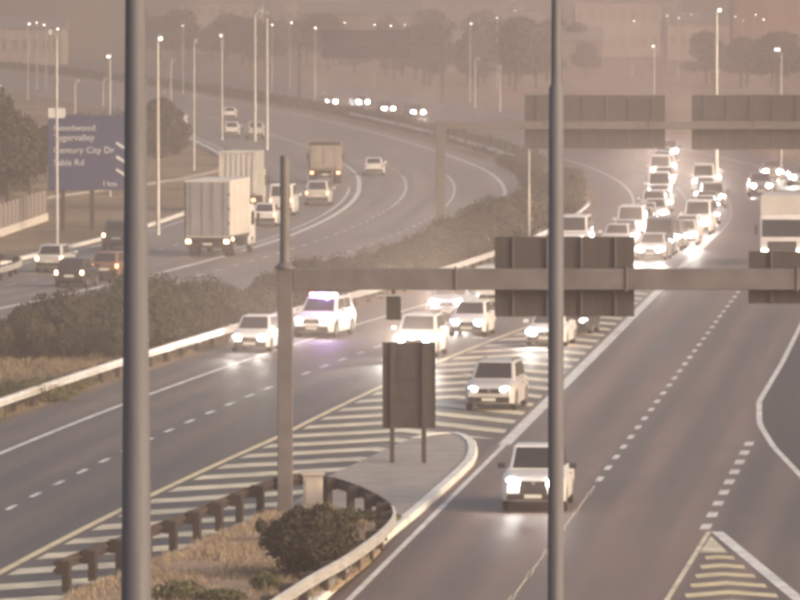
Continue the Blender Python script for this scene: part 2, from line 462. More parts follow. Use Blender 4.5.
for i, p in enumerate(kp):
    t = (kp[min(i + 1, len(kp) - 1)] - kp[max(i - 1, 0)]); t.z = 0; t.normalize()
    nrm = Vector((t.y, -t.x, 0)); 
    if nrm.dot(Vector((0, 215, 0)) + Vector((0.5, 0, 0)) - p) < 0: nrm = -nrm     # towards the island
    rows.append((p, nrm))
mb = MB()
mb.rings([[p - n * 0.06 + Vector((0, 0, 0.0)), p - n * 0.05 + Vector((0, 0, 0.13)), p - n * 0.0 + Vector((0, 0, 0.165)), p + n * 0.24 + Vector((0, 0, 0.165)), p + n * 0.24 + Vector((0, 0, 0.1))] for p, n in rows])
struct(link('island_kerb', mb.mesh('island_kerb', M_KERB)))

def island_left(Y):                       # x of the island's left edge at Y, None beyond its nose
    best = None
    pl = [G(*p) for p in ISL[:13]]
    for p, q in zip(pl, pl[1:]):
        if min(p.y, q.y) <= Y <= max(p.y, q.y) and abs(p.y - q.y) > 1e-6:
            x = p.x + (q.x - p.x) * (Y - p.y) / (q.y - p.y)
            best = x if best is None else min(best, x)
    return best
NOSE_Y = max(p.y for p in isl)
def left_lim(Y): return PX(r_yel(Y), Y) + 0.30
def right_lim(Y): return DX(Y) - 0.42
def ridge(Y): return 0.5 * (left_lim(Y) + right_lim(Y))
def march(x, y, dx, dy, stop):
    for _ in range(1200):
        if stop(x, y): break
        x += dx; y += dy
    return (x, y)
def stop_l(x, y):
    il = island_left(y)
    if y < NOSE_Y and il is not None and x >= il - 0.12: return True
    return x >= ridge(y) if y > NOSE_Y - 14 else False
def in_isl(x, y):
    c = False
    for p, q in zip(isl, isl[1:] + isl[:1]):
        if (p.y > y) != (q.y > y) and x < (q.x - p.x) * (y - p.y) / (q.y - p.y) + p.x: c = not c
    return c
def stop_r(x, y): return x >= right_lim(y) or in_isl(x + 0.15, y)
k = 0
Y = 165.0
while Y < 374:
    a0, b0 = (left_lim(Y), Y), (left_lim(Y + 2.0), Y + 2.0)
    sl = (0.03, 0.026)
    a1 = march(*a0, *sl, stop_l); b1 = march(*b0, *sl, stop_l)
    if a1[0] - a0[0] > 0.15:
        poly('gore_stripe', [a0, a1, b1, b0], Z_MARK, M_CREAM, road_in)
    if a1[1] > NOSE_Y - 13 and abs(a1[0] - ridge(a1[1])) < 0.1:
        if not in_isl(a1[0] + 0.1, a1[1]):
            sr = (0.03, -0.055)
            a2 = march(*a1, *sr, stop_r); b2 = march(*b1, *sr, stop_r)
            poly('gore_stripe', [a1, a2, b2, b1], Z_MARK, M_CREAM, road_in)
    Y += 4.95

# kerb along the far-left carriageway and raised lip on the verge
def ribbon(name, pts, w, h, material):
    mb = MB(); rg = []
    for i, p in enumerate(pts):
        t = (pts[min(i + 1, len(pts) - 1)] - pts[max(i - 1, 0)]).normalized(); n = Vector((t.y, -t.x, 0)) * (w / 2)
        rg.append([p - n, p - n * 0.8 + Vector((0, 0, h)), p + n * 0.8 + Vector((0, 0, h)), p + n])
    mb.rings(rg)
    return struct(link(name, mb.mesh(name, material)))
ribbon('kerb', [P(1209.4, Y, -0.03) for Y in frange(300, 700, 5)], 0.35, 0.2, M_KERB)
ribbon('verge_path_kerb', [G(u, v, -0.03) for u, v in ((-60, 222), (0, 210), (50, 198), (110, 190), (179, 180), (215, 172), (235, 160))], 0.5, 0.16, M_CONC)

# ------------------------------------------------------------------ guardrails
W_PROF = [(-0.02, 0.44), (0.06, 0.47), (0.06, 0.53), (-0.01, 0.57), (-0.01, 0.61), (0.06, 0.65), (0.06, 0.71), (-0.02, 0.75)]
post_mesh = MB().box((0, 0, 0.36), (0.16, 0.2, 0.78)).mesh('post', M_TIMBER, bevel=0.012, segs=1)
block_mesh = MB().box((0, 0, 0.595), (0.15, 0.18, 0.36)).mesh('offset_block', M_TIMBER, bevel=0.01, segs=1)
def resample(pts, d):
    out = [pts[0].copy()]; acc = 0.0
    for p, q in zip(pts, pts[1:]):
        L_ = (q - p).length; t = d - acc
        while t <= L_:
            out.append(p.lerp(q, t / L_)); t += d
        acc = (acc + L_) % d if L_ > 0 else acc
        acc = L_ - (t - d) if True else acc
    return out
def smooth_path(pts, n=4):
    """Catmull-Rom through pts"""
    out = []
    for i in range(len(pts) - 1):
        p0, p1, p2, p3 = pts[max(i - 1, 0)], pts[i], pts[i + 1], pts[min(i + 2, len(pts) - 1)]
        for k in range(n):
            t = k / n
            out.append(0.5 * ((2 * p1) + (p2 - p0) * t + (2 * p0 - 5 * p1 + 4 * p2 - p3) * t * t + (3 * p1 - p0 - 3 * p2 + p3) * t ** 3))
    out.append(pts[-1]); return out
def guardrail(label, pts, face, spacing=3.8, zb=0.0, post_scale=1.0, rail_mat=M_RAIL, posts=True, split=0, shade_mat=None):
    """rail swept along pts; face = +1: beam faces the right-hand side of the path direction"""
    t = thing('guardrail', label, 'guardrail', (pts[0].x, pts[0].y, zb)); o = Vector((pts[0].x, pts[0].y, 0))
    mb = MB(); rg = []
    for i, p in enumerate(pts):
        d = (pts[min(i + 1, len(pts) - 1)] - pts[max(i - 1, 0)]); d.z = 0; d.normalize(); n = Vector((d.y, -d.x, 0)) * face
        q = p - o; q.z = 0
        rg.append([q + n * (0.16 + a) + Vector((0, 0, h)) for a, h in W_PROF] + [q + n * (0.15 + a) + Vector((0, 0, h)) for a, h in reversed(W_PROF)])
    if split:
        link('rail', MB().rings(rg[:split + 1]).mesh('rail', shade_mat), t); rg = rg[split:]
    mb.rings(rg); link('rail', mb.mesh('rail', rail_mat), t)
    if posts:
        rs = resample(pts, spacing)
        for i, p in enumerate(rs):
            nx = rs[min(i + 1, len(rs) - 1)] - rs[max(i - 1, 0)]
            if nx.length < 1e-6: continue
            rz = math.atan2(nx.y, nx.x)
            d = nx.normalized(); n = Vector((d.y, -d.x, 0)) * face
            q = p - o; q.z = 0
            po = link('post', post_mesh, t, q - n * 0.12, rz); po.scale = (post_scale, 1, 1)
            bl_ = link('offset_block', block_mesh, t, q + n * 0.045, rz); bl_.scale = (post_scale, 1, 1)
    return t
guardrail('long bright steel guardrail along the hedge side of the inbound road', [P(1236.0, Y) for Y in frange(215, 470, 4)], +1, 3.8)
guardrail('pale guardrail curving round the far bend beside the outbound lanes', [P(1233.6, Y) for Y in frange(520, 800, 6)], -1, 4.0, rail_mat=mat('pale_rail', (0.72, 0.68, 0.62), 0.6, 0.0, noise=0.2))
near = [G(u, v) for u, v in ((62, 596), (100, 580), (158, 558), (207, 538), (258, 516), (295, 505), (329, 508), (353, 516), (373, 526), (386, 537), (387, 549), (372, 566), (340, 590), (300, 614), (240, 655), (180, 700))]
guardrail('guardrail hairpin round the concrete island in the foreground', smooth_path(near, 6), -1, 3.3, 0.13, 2.0, split=54, shade_mat=mat('shaded_rail_back', (0.07, 0.052, 0.045), .7, .2, noise=.3, scale=2))  # left arm and bend coloured darker: shade on the rail's back, put into the colour
nose = [G(u, v) for u, v in ((-70, 293), (-30, 288), (0, 281), (12, 277.5), (18, 274), (15, 270.5), (0, 268.5), (-30, 268))]
guardrail('short rounded guardrail nose at the left edge beside the outbound lanes', smooth_path(nose, 5), +1, 3.8)

# ------------------------------------------------------------------ poles, gantries, signs
def lamp_post(label, base, h, r0=0.13, r1=0.07, arms=1, arm_len=1.8, lit=True, side=1, group=None, name='street_lamp', m=M_GALV):
    t = thing(name, label, 'street lamp', base, math.pi / 2 + R.uniform(-.35, .35), group)
    mb = MB().tube([(0, 0, -0.05), (0, 0, 0.25), (0, 0, h * 0.5), (0, 0, h)], [r0 * 1.25, r0, (r0 + r1) / 2, r1], 12); link('pole', mb.mesh('pole', m, True), t)
    for k in range(arms):
        s = side if k == 0 else -side
        pts = [(0, 0, h - 0.02)] + [(s * arm_len * (i / 5), 0, h + 0.55 * math.sin(i / 5 * math.pi / 2)) for i in range(1, 6)]
        a_ = link('arm', MB().tube(pts, [r1, r1 * .9, r1 * .8, r1 * .7, r1 * .6, r1 * .5], 8).mesh('arm', m, True), t)
        hd = link('lamp_head', MB().box((s * (arm_len + 0.3), 0, h + 0.52), (0.75, 0.3, 0.16), taper=(.8, .7)).mesh('lamp_head', m, bevel=.03), t)
        link('lens', MB().box((s * (arm_len + 0.3), 0, h + 0.38), (0.5, 0.20, 0.16), taper=(1, 1.1)).mesh('lens', E_STREET if lit else M_LENS, bevel=.02, segs=1), hd)
    return t
# two tall masts close to the camera, running out of the top and bottom of the frame
def near_mast(label, base, h, prof, m):
    t = thing('lamp_mast', label, 'lamp mast', base)
    link('pole', MB().tube([(0, 0, z) for z, r in prof], [r for z, r in prof], 28).mesh('pole', m, True), t)
    link('base_plate', MB().box((0, 0, 0.02), (0.6, 0.6, 0.04)).mesh('base_plate', m, bevel=.01, segs=1), t)
    link('access_door', MB().box((0, -prof[1][1] - 0.0, 1.0), (0.12, 0.05, 0.5)).mesh('access_door', m, bevel=.01, segs=1), t)
    for s in (-1, 1):
        link('arm', MB().tube([(0, 0, h), (s * 0.6, 0, h + .3), (s * 1.8, 0, h + .5)], [.06, .05, .04], 10).mesh('arm', m, True), t)
        link('lamp_head', MB().box((s * 2.1, 0, h + .48), (.8, .3, .16), taper=(.8, .7)).mesh('lamp_head', m, bevel=.03), t)
    return t
near_mast('thick grey lamp mast close to the camera at left', (-2.085, 55.2, 0), 17.0, [(0, .175), (0.6, .165), (9.5, .126), (10.55, .118), (12.8, .098), (15.0, .080), (17.0, .066)], M_POLE)
near_mast('slim grey lamp mast close to the camera right of centre', (2.12, 95.0, 0), 18.0, [(0, .13), (0.5, .118), (9.0, .108), (13.80, .1), (13.86, .07), (15.2, .064), (18.0, .05)], M_POLE)

def gantry(label, xl, xr, Y, z0, z1, col_w, signs, m, ext=None, xr_col=True, bd=0.45, board=None, board_rib=None):
    t = thing('sign_gantry', label, 'gantry', (xl, Y, 0))
    zb = -0.02
    link('column', MB().box((0, 0, (z1 + zb) / 2), (col_w, col_w, z1 - zb)).mesh('column', m, bevel=.03), t)
    if xr_col: link('column', MB().box((xr - xl, 0, (z1 + zb) / 2), (col_w, col_w, z1 - zb)).mesh('column', m, bevel=.03), t)
    link('beam', MB().box(((xr - xl) / 2, 0.0, (z0 + z1) / 2), (xr - xl - col_w - 0.006, bd, z1 - z0)).mesh('beam', m, bevel=.03), t)
    for k in range(1, 5):
        x = (xr - xl) * k / 5
        link('flange', MB().box((x, 0, (z0 + z1) / 2), (.06, bd + .1, z1 - z0 + .1)).mesh('flange', m, bevel=.01, segs=1), t)
    if ext:
        link('flange', MB().tube([(0, 0, z1), (0, 0, z1 + .06), (0, 0, z1 + .06), (0, 0, z1 + .16)], [.30, .30, .27, .17], 20).mesh('flange', m, True), t)
        link('column_extension', MB().tube([(0, 0, z1 + .1), (0, 0, ext)], [.15, .135], 18).mesh('column_extension', m, True), t)
    for k, (x0, x1, s0, s1, ribs) in enumerate(signs):
        sg = link('sign_board', MB().box(((x0 + x1) / 2 - xl, bd / 2 + .16, (s0 + s1) / 2), (x1 - x0, .05, s1 - s0)).mesh('sign_board', board or M_SIGNBACK, bevel=.008, segs=1), t)
        for i in range(ribs):
            x = x0 + (x1 - x0) * (i + .55) / (ribs + .1) - xl
            link('rib', MB().box((x, bd / 2 + .08, (s0 + s1) / 2), (.07, .1, s1 - s0 - .06)).mesh('rib', board_rib or M_SIGNRIB), sg)
    return t
GY = 199.0
gantry('grey overhead sign gantry spanning the ramp in the foreground', -3.27, 21.0, GY, 6.54, 7.14, .43,
       [(2.70, 6.68, 5.76, 8.04, 4), (9.94, 13.6, 6.13, 7.62, 3)], M_GANTRY, ext=10.35)
gantry('distant overhead sign gantry across the queue of inbound traffic', 2.3, 32.0, 398.0, 7.0, 7.45, .55,
       [(7.1, 15.1, 5.9, 8.95, 6), (16.6, 24.6, 5.85, 8.95, 6)], mat('far_gantry_steel', (0.13, 0.115, 0.11), .6, .2), bd=.5)
gantry('faint overhead sign board far up the bend', -13.0, 5.5, 905.0, 7.3, 7.8, .5, [(-10.1, 1.3, 5.7, 9.4, 5)], mat('distant_gantry_steel', (0.04, 0.035, 0.033), .7), board=mat('distant_sign_back', (0.012, 0.010, 0.010), .8), board_rib=MATS['distant_gantry_steel'] if 'distant_gantry_steel' in MATS else None)

# small lane camera hanging under the near gantry beam
t = thing('traffic_camera', 'small dark traffic camera unit hanging under the foreground gantry beam', 'camera', (-0.18, GY, 6.54))
link('bracket', MB().box((0, 0, -.10), (.08, .08, .2)).mesh('bracket', M_GANTRY), t)
link('housing', MB().box((0, -.03, -.52), (.42, .36, .66)).mesh('housing', M_SIGNBACK, bevel=.03), t)
link('sun_hood', MB().box((-.16, -.2, -.16), (.72, .2, .05)).mesh('sun_hood', M_GALV, bevel=.01), t)

# board on two legs on the island, seen from behind
p = G(409, 467)
t = thing('road_sign', 'dark back of a tall road sign on two legs on the concrete island', 'road sign', (p.x, p.y, 0.13))
for u in (-.53, .47):
    link('leg', MB().box((u, .06, 1.9), (.15, .1, 3.84)).mesh('leg', M_SIGNBACK, bevel=.01, segs=1), t)
bd_ = link('board', MB().box((0, .14, 2.45), (1.68, .05, 2.72)).mesh('board', M_SIGNBACK, bevel=.01, segs=1), t)
for z in (1.35, 2.0, 2.7, 3.4): link('rib', MB().box((0, .10, z), (1.6, .03, .07)).mesh('rib', M_SIGNBACK), bd_)
for x in (-.82, .82): link('board_edge', MB().box((x, .12, 2.45), (.03, .09, 2.73)).mesh('board_edge', M_SIGNRIB), bd_)

# concrete service box
p = G(313, 514)
t = thing('service_box', 'pale concrete service box beside the gantry column', 'service box', (p.x, p.y, .14))
link('body', MB().box((0, 0, .48), (.56, .5, 1.0)).mesh('body', mat('pale_concrete', (.42, .38, .35), .85, noise=.2, scale=3), bevel=.02), t)
link('lid', MB().box((0, 0, 1.03), (.66, .6, .1)).mesh('lid', MATS['pale_concrete'], bevel=.02), t)
link('door', MB().box((0, -.262, .5), (.42, .03, .7)).mesh('door', MATS['pale_concrete'], bevel=.008, segs=1), t)

# big direction sign
FONT_CACHE = {}
def text_mesh(s, size):
    cu = bpy.data.curves.new('lettering', 'FONT'); cu.body = s; cu.size = size; cu.extrude = .012; cu.align_x = 'LEFT'; cu.resolution_u = 2
    o = bpy.data.objects.new('lettering', cu); COL.objects.link(o)
    dg = bpy.context.evaluated_depsgraph_get()
    me = bpy.data.meshes.new_from_object(o.evaluated_get(dg)); me.name = 'lettering'
    bpy.data.objects.remove(o); me.materials.clear(); me.materials.append(M_SIGNWHITE)
    return me
SY = 434.0; s_ = FOC / SY
sx0, sx1 = (48 - 400) / s_, (131 - 400) / s_
sz0, sz1 = CAM_H - (190 + 15) / s_, CAM_H - (115 + 15) / s_
t = thing('direction_sign', 'large blue direction sign with white lettering above the left verge', 'road sign', ((sx0 + sx1) / 2, SY, 0))
wS = sx1 - sx0
bd_ = link('board', MB().box((0, 0, (sz0 + sz1) / 2), (wS, .08, sz1 - sz0)).mesh('board', M_SIGNBLUE, bevel=.02, segs=1), t)
for x in (-wS / 2 + .9, -wS / 2 + 2.72): link('leg', MB().box((x, .16, sz0 / 2 + .9), (.3, .2, sz0 + 1.9)).mesh('leg', M_SIGNBACK, bevel=.02, segs=1), t)
link('exit_plate', MB().box((-wS / 2 + .55, -.02, sz1 + .12), (1.05, .1, .62)).mesh('exit_plate', M_SIGNWHITE, bevel=.01, segs=1), t)
for s, x, z, sz in (('Goodwood', .32, .97, .56), ('Tygervalley', .32, 1.57, .56), ('Century City Dr', .32, 2.35, .56), ('Sable Rd', .32, 3.12, .56), ('1 km', 3.35, 4.42, .5)):
    for wd in s.split():
        me = text_mesh(wd, sz)
        o = link('lettering', me, bd_, (-wS / 2 + x, -.055, sz1 - z)); o.rotation_euler = (math.pi / 2, 0, 0)
        x += max(v.co.x for v in me.vertices) + .16
for z in (1.9, 2.75, 3.55):
    o = link('arrow_bar', MB().box((0, 0, 0), (.72, .03, .17)).mesh('arrow_bar', M_SIGNWHITE), bd_, (wS / 2 - .62, -.055, sz1 - z)); o.rotation_euler = (0, math.radians(33), 0)

def lamp_at(label, u, v, vtop, **kw):
    p = G(u, v); s = FOC / p.y
    h = CAM_H - (vtop - HOR) / s
    return lamp_post(label, (p.x, p.y, -0.04), h - 0.5, **kw)
lamp_at('lit street lamp on the dry verge right of the blue sign', 158, 235, 36, side=1, arm_len=.5)
lamp_at('street lamp standing in front of the blue sign', 57, 246, 30, side=-1, arm_len=1.2, lit=False, r0=.10, r1=.06)
lamp_at('lit street lamp left of the small outbound cars', 222, 140, 34, side=1, arm_len=.5, r0=.12)
lamp_at('left of two tall curved street lamps beyond the queue of trucks', 255, 141, 10, side=1, arm_len=1.6, lit=False, r0=.16, r1=.10)
lamp_at('right of two tall curved street lamps beyond the queue of trucks', 267, 150, 12, side=-1, arm_len=1.4, lit=False, r0=.16, r1=.10)
lamp_at('slim street lamp beside the outbound lanes above the box truck', 194, 170, 40, side=1, arm_len=1.0, lit=False, r0=.09, r1=.06)
lamp_at('tall pale lit street lamp above the queue at right', 716, 190, 8, side=1, arm_len=.4, r0=.2, r1=.12)
lamp_at('slim street lamp in the hedge behind the hanging sign boards', 529, 252, 96, side=1, arm_len=.6, lit=False, r0=.06, r1=.05)
lamp_at('thin distant lamp post behind the far bend, left one', 475, 108, 58, side=1, arm_len=1.0, lit=False, r0=.10, r1=.07)
lamp_at('thin distant lamp post behind the far bend, right one', 500, 112, 66, side=1, arm_len=1.0, lit=False, r0=.10, r1=.07)
lamp_at('thin lamp post far behind the left verge', 75, 113, 80, side=1, arm_len=.8, lit=False, r0=.11, r1=.08)
lamp_at('thin lamp post far behind the left verge beside the mast', 103, 106, 78, side=1, arm_len=.8, lit=False, r0=.11, r1=.08)
lamp_at('slim lamp post at the far left outbound lanes', 171, 130, 60, side=1, arm_len=.9, lit=False, r0=.09, r1=.06)
for u, v in ((28, 23), (37, 22), (46, 24), (57, 28), (183, 25), (272, 24), (290, 22), (315, 27), (346, 22), (374, 24), (390, 25), (405, 24), (470, 23), (497, 17), (511, 17), (514, 10), (539, 15), (654, 45), (632, 20), (668, 15), (678, 17), (690, 14), (700, 12), (734, 16), (743, 20), (754, 14), (765, 19), (110, 55), (781, 48)):
    h = R.uniform(8.6, 10.5)
    s = (v - HOR) / (CAM_H - h); Y = min(1650, FOC / s); s = FOC / Y; h = CAM_H - (v - HOR) / s
    lamp_post('distant lit street lamp, a bright speck in the haze above the roads', ((u - 400) / s, Y, -.04), h - .45, .075, .05, 1, .5, True, R.choice((-1, 1)), 'distant lit street lamps in the haze')

# ------------------------------------------------------------------ vegetation
def leaf_mesh(name, blobs, n, size, material, seed=0, up=0.2, flat=1.0):
    rg = np.random.default_rng(seed)
    w = np.array([b[3] * b[4] for b in blobs]); w = w / w.sum()
    idx = rg.choice(len(blobs), n, p=w)
    B = np.array(blobs)[idx]
    d = rg.normal(size=(n, 3)); d /= np.linalg.norm(d, axis=1)[:, None]
    rad = 0.55 + 0.5 * rg.random(n) ** 0.6
    c = B[:, :3] + d * np.stack([B[:, 3], B[:, 3], B[:, 4]], 1) * rad[:, None]
    c[:, 2] = np.maximum(c[:, 2], 0.03)
    u = rg.normal(size=(n, 3)); u[:, 2] *= flat; u /= np.linalg.norm(u, axis=1)[:, None]
    nn = d + rg.normal(size=(n, 3)) * 0.7; v = np.cross(nn, u); v /= np.linalg.norm(v, axis=1)[:, None] + 1e-9
    sz = size * rg.uniform(0.6, 1.35, n)
    a = u * sz[:, None]; b = v * (sz * 0.6)[:, None]
    V = np.stack([c - a, c - b * 0.9, c + a, c + b * 0.9], 1).reshape(-1, 3)
    F = np.arange(4 * n).reshape(-1, 4)
    me = bpy.data.meshes.new(name)
    me.vertices.add(4 * n); me.vertices.foreach_set('co', V.ravel())
    me.loops.add(4 * n); me.loops.foreach_set('vertex_index', F.ravel().astype(np.int32))
    me.polygons.add(n); me.polygons.foreach_set('loop_start', np.arange(0, 4 * n, 4, dtype=np.int32)); me.polygons.foreach_set('loop_total', np.full(n, 4, dtype=np.int32))
    me.update(calc_edges=True); me.materials.append(material)
    return me
def lump(seed, w, h, k):
    q = random.Random(seed); out = []
    for i in range(k):
        a = q.uniform(0, 6.28); rr = q.uniform(0, .62) * w / 2
        r_ = q.uniform(.22, .36) * w
        z = q.uniform(.25, .72) * h
        out.append((rr * math.cos(a), rr * math.sin(a), z, r_, min(z, q.uniform(.22, .36) * h)))
    out.append((0, 0, h * .42, w * .38, h * .4))
    return out
def core_mesh(name, blobs, material, seed):
    """dense twiggy heart of a shrub: lumpy inner masses, so the hedge is not see-through"""
    mb = MB(); q = random.Random(seed)
    for (x, y, z, a, b) in blobs:
        rg_ = []
        for i in range(1, 6):
            th = math.pi * i / 6
            rg_.append([(x + a * .72 * q.uniform(.85, 1.1) * math.sin(th) * math.cos(f), y + a * .72 * q.uniform(.85, 1.1) * math.sin(th) * math.sin(f), max(0.02, z + b * .72 * math.cos(th))) for f in [2 * math.pi * k / 8 for k in range(8)]])
        mb.rings(rg_)
    return mb.mesh(name, material)
def stem_mesh(name, h, seed):
    q = random.Random(seed); mb = MB()
    for i in range(5):
        a = q.uniform(0, 6.28); x, y = .1 * math.cos(a), .1 * math.sin(a)
        mb.tube([(x, y, -.05), (x * 3, y * 3, h * .35), (x * 5, y * 5, h * .62)], [.04, .03, .015], 6)
    return mb.mesh(name, M_BARK, True)
HB = [lump(11 + i, 2.6, 2.0, 7) for i in range(5)]
HEDGE = [leaf_mesh('foliage', HB[i], 2600, .085, M_LEAF_D, 30 + i) for i in range(5)]
HCORE = [core_mesh('twigs', HB[i], M_LEAF_B, 3 + i) for i in range(5)]
HSTEM = [stem_mesh('stem', 2.0, i) for i in range(5)]
def shrub(name, label, loc, sc, var, group=None, fol=HEDGE, core=HCORE, stem=HSTEM, cat='shrub'):
    t = thing(name, label, cat, loc, R.uniform(0, 6.28), group); t.scale = sc
    link('foliage', fol[var], t); link('twigs', core[var], t); link('stem', stem[var], t)
    return t
GRP_H = 'shrubs of the median hedge'
Y = 285.0
while Y < 452:
    hh = 2.2 if Y < 310 else 1.85
    if 352 < Y < 378: hh = 1.6
    if 405 < Y < 432: hh = 2.3
    r0 = r_bq(Y) + 0.9
    offs = [r0 + i * 1.5 for i in range(int((1234.6 - r0) / 1.5) + 1)]
    for rr in offs:
        k = R.uniform(.72, 1.2)
        lab = 'dark green shrub in the lower left stretch of the median hedge' if Y < 330 else ('dark green shrub in the middle stretch of the median hedge' if Y < 400 else 'rounded dark shrub of the median hedge near the far gantry')
        shrub('hedge_shrub', lab, P(rr + R.uniform(-.3, .3), Y + R.uniform(-.9, .9), -.05), (k * R.uniform(.85, 1.15), k * R.uniform(.85, 1.15), hh / 2 * k * R.uniform(.9, 1.1)), R.randrange(5), GRP_H)
    Y += R.uniform(2.6, 3.8)
while Y < 585:
    k = R.uniform(.8, 1.1)
    shrub('hedge_shrub', 'low olive shrub of the median hedge where the roads bend apart', P(1233.0 + R.uniform(-1.2, 1.8), Y, -.05), (k, k, (.85 if Y < 520 else .6) * R.uniform(.75, 1.2)), R.randrange(5), GRP_H)
    Y += R.uniform(1.0, 1.7)
# far part of the median: reads as one dark band
rg = np.random.default_rng(5)
bl_ = [(PX(1234.9 + R.uniform(-.6, .6), y), y, .5, R.uniform(1.0, 1.8), R.uniform(.4, .75)) for y in np.arange(600, 1500, 1.7)]
st = link('far_median_scrub', leaf_mesh('far_median_scrub', bl_, 26000, .22, M_LEAF_D, 77)); st['kind'] = 'stuff'; st['label'] = 'dark scrub along the median round the far bend'

# rounded bush beside the near guardrail and weeds at the bottom edge
bb = lump(91, 2.8, 1.75, 11)
qq = random.Random(17)
for i in range(26):
    b0 = qq.choice(bb[:11]); a_ = qq.uniform(0, 6.28); e_ = qq.uniform(-.1, 1.2); k_ = qq.uniform(.9, 1.25)
    bb.append((b0[0] + b0[3] * k_ * math.cos(a_) * math.cos(e_), b0[1] + b0[3] * k_ * math.sin(a_) * math.cos(e_), max(.2, b0[2] + b0[4] * k_ * math.sin(e_)), qq.uniform(.10, .24), qq.uniform(.10, .26)))
p = G(313, 583)
t = thing('bush', 'dark rounded bush inside the guardrail hairpin in the foreground', 'bush', (p.x, p.y, .1))
link('foliage', leaf_mesh('foliage', bb, 15000, .07, M_LEAF_B, 8), t); link('twigs', core_mesh('twigs', bb, M_LEAF_B, 8), t); link('stem', stem_mesh('stem', 1.6, 9), t)
for i, (u, v, w, h, lab) in enumerate(((180, 607, 2.0, .55, 'low weedy plant at the bottom edge left of the bush'), (222, 610, 1.6, .45, 'low weedy plant at the bottom edge just left of the bush'), (265, 596, 1.0, .5, 'small dark plant at the foot of the rounded bush'), (384, 527, .9, .35, 'small dry weed behind the guardrail bend'), (345, 531, 1.2, .5, 'pale weed tuft behind the guardrail bend beside the service box'))):
    p = G(u, v); q = lump(200 + i, w, h, 5)
    t = thing('weed', lab, 'plant', (p.x, p.y, .14))
    link('foliage', leaf_mesh('foliage', q, 1500, .05, M_WEED, 60 + i), t)
def blades(name, spots, hgt, wid, material, seed, label):
    rg = np.random.default_rng(seed); n = len(spots); S = np.array(spots)
    a = rg.uniform(0, 6.28, n); h = hgt * rg.uniform(.5, 1.4, n); w = wid * rg.uniform(.6, 1.3, n)
    dx, dy = np.cos(a) * w, np.sin(a) * w; lx, ly = rg.normal(0, .35, n) * h, rg.normal(0, .35, n) * h
    V = np.stack([np.stack([S[:, 0] - dx, S[:, 1] - dy, S[:, 2]], 1), np.stack([S[:, 0] + dx, S[:, 1] + dy, S[:, 2]], 1), np.stack([S[:, 0] + lx, S[:, 1] + ly, S[:, 2] + h], 1)], 1).reshape(-1, 3)
    me = bpy.data.meshes.new(name); me.from_pydata(V.tolist(), [], np.arange(3 * n).reshape(-1, 3).tolist()); me.materials.append(material)
    o = link(name, me); o['kind'] = 'stuff'; o['label'] = label
    return o
def inside(pts, x, y):
    c = False
    for p, q in zip(pts, pts[1:] + pts[:1]):
        if (p.y > y) != (q.y > y) and x < (q.x - p.x) * (y - p.y) / (q.y - p.y) + p.x: c = not c
    return c
sp = []
while len(sp) < 14000:
    x, y = R.uniform(-10, 0), R.uniform(160, 203)
    if inside(ver, x, y) and math.sin(x * 2.1 + y * .4) + math.sin(y * .9 - x) + R.gauss(0, .8) > 0: sp.append((x, y, .155))
blades('verge_grass', sp, .16, .018, M_GRASS, 1, 'dry straw-coloured grass inside the guardrail hairpin')
sp = []
while len(sp) < 22000:
    y = R.uniform(222, 300); r_ = R.uniform(1226, 1236)
    x = PX(r_, y)
    if math.sin(x * 1.3 + y * .11) + math.sin(y * .23) + R.gauss(0, .7) > -.3: sp.append((x, y, -.045))
blades('median_grass', sp, .17, .03, foliage('median_straw', (0.13, 0.10, 0.06), (0.30, 0.23, 0.15)), 2, 'dry grass between the median hedge and the guardrail')
for i, (u, v, w, h) in enumerate(((18, 412, 3.6, .9), (-12, 417, 4.0, .9), (52, 400, 2.6, .6), (40, 412, 2.2, .5))):
    p = G(u, v); q = lump(300 + i, w, h, 7); p.y += 7
    t = thing('weed', ('broad low green weed patch left of the mast below the hedge', 'low green weed patch cut by the left frame edge', 'small green weed below the hedge', 'small green weed close to the guardrail')[i], 'plant', (p.x, p.y, -.05))
    link('foliage', leaf_mesh('foliage', q, 2600, .06, M_WEED, 90 + i), t)

# trees
def tree_parts(seed, h, w, n, leaf):
    q = random.Random(seed); mb = MB()
    mb.tube([(0, 0, -.1), (.1, 0, h * .3), (.05, .1, h * .55), (0, 0, h * .8)], [h * .032, h * .024, h * .016, h * .006], 9)
    bl = []
    for i in range(9):
        a = q.uniform(0, 6.28); z = q.uniform(.35, .9) * h; rr = q.uniform(.15, .42) * w * (1.15 - z / h)
        x, y = rr * math.cos(a), rr * math.sin(a)
        mb.tube([(0, 0, h * q.uniform(.25, .5)), (x * .6, y * .6, z * .8), (x, y, z)], [h * .012, h * .008, h * .003], 6)
        bl.append((x, y, z, q.uniform(.16, .28) * w, q.uniform(.09, .16) * h))
    bl.append((0, 0, h * .68, w * .3, h * .22))
    return mb.mesh('trunk', M_BARK, True), leaf_mesh('crown', bl, n, leaf, M_LEAF_T, seed)
TREES = [tree_parts(400 + i, 9.0, 8.0, 5200, .26) for i in range(4)]
def tree(label, loc, h, var, group=None, wide=1.0):
    t = thing('tree', label, 'tree', loc, R.uniform(0, 6.28), group); s = h / 9.0; t.scale = (s * wide, s * wide, s)
    link('trunk', TREES[var][0], t); link('crown', TREES[var][1], t)
    return t
def tree_px(label, u, v, h, var, wide=1.0):
    p = G(u, v); return tree(label, (p.x, p.y, -.05), h, var, None, wide)
def thicket(label, u, v, w, h, var):
    p = G(u, v); return shrub('dense_shrub', label, (p.x, p.y, -.05), (w / 2.6, w / 2.6, h / 2.0), var, 'dense tall shrubs on the left verge')
thicket('dense dark shrub mass filling in right of the blue sign', 158, 158, 4.6, 4.6, 0)
thicket('dense dark shrub at the right end of the clump beside the blue sign', 174, 154, 3.2, 4.0, 1)
thicket('dense dark shrub behind the right half of the blue sign', 128, 160, 5.0, 4.8, 2)
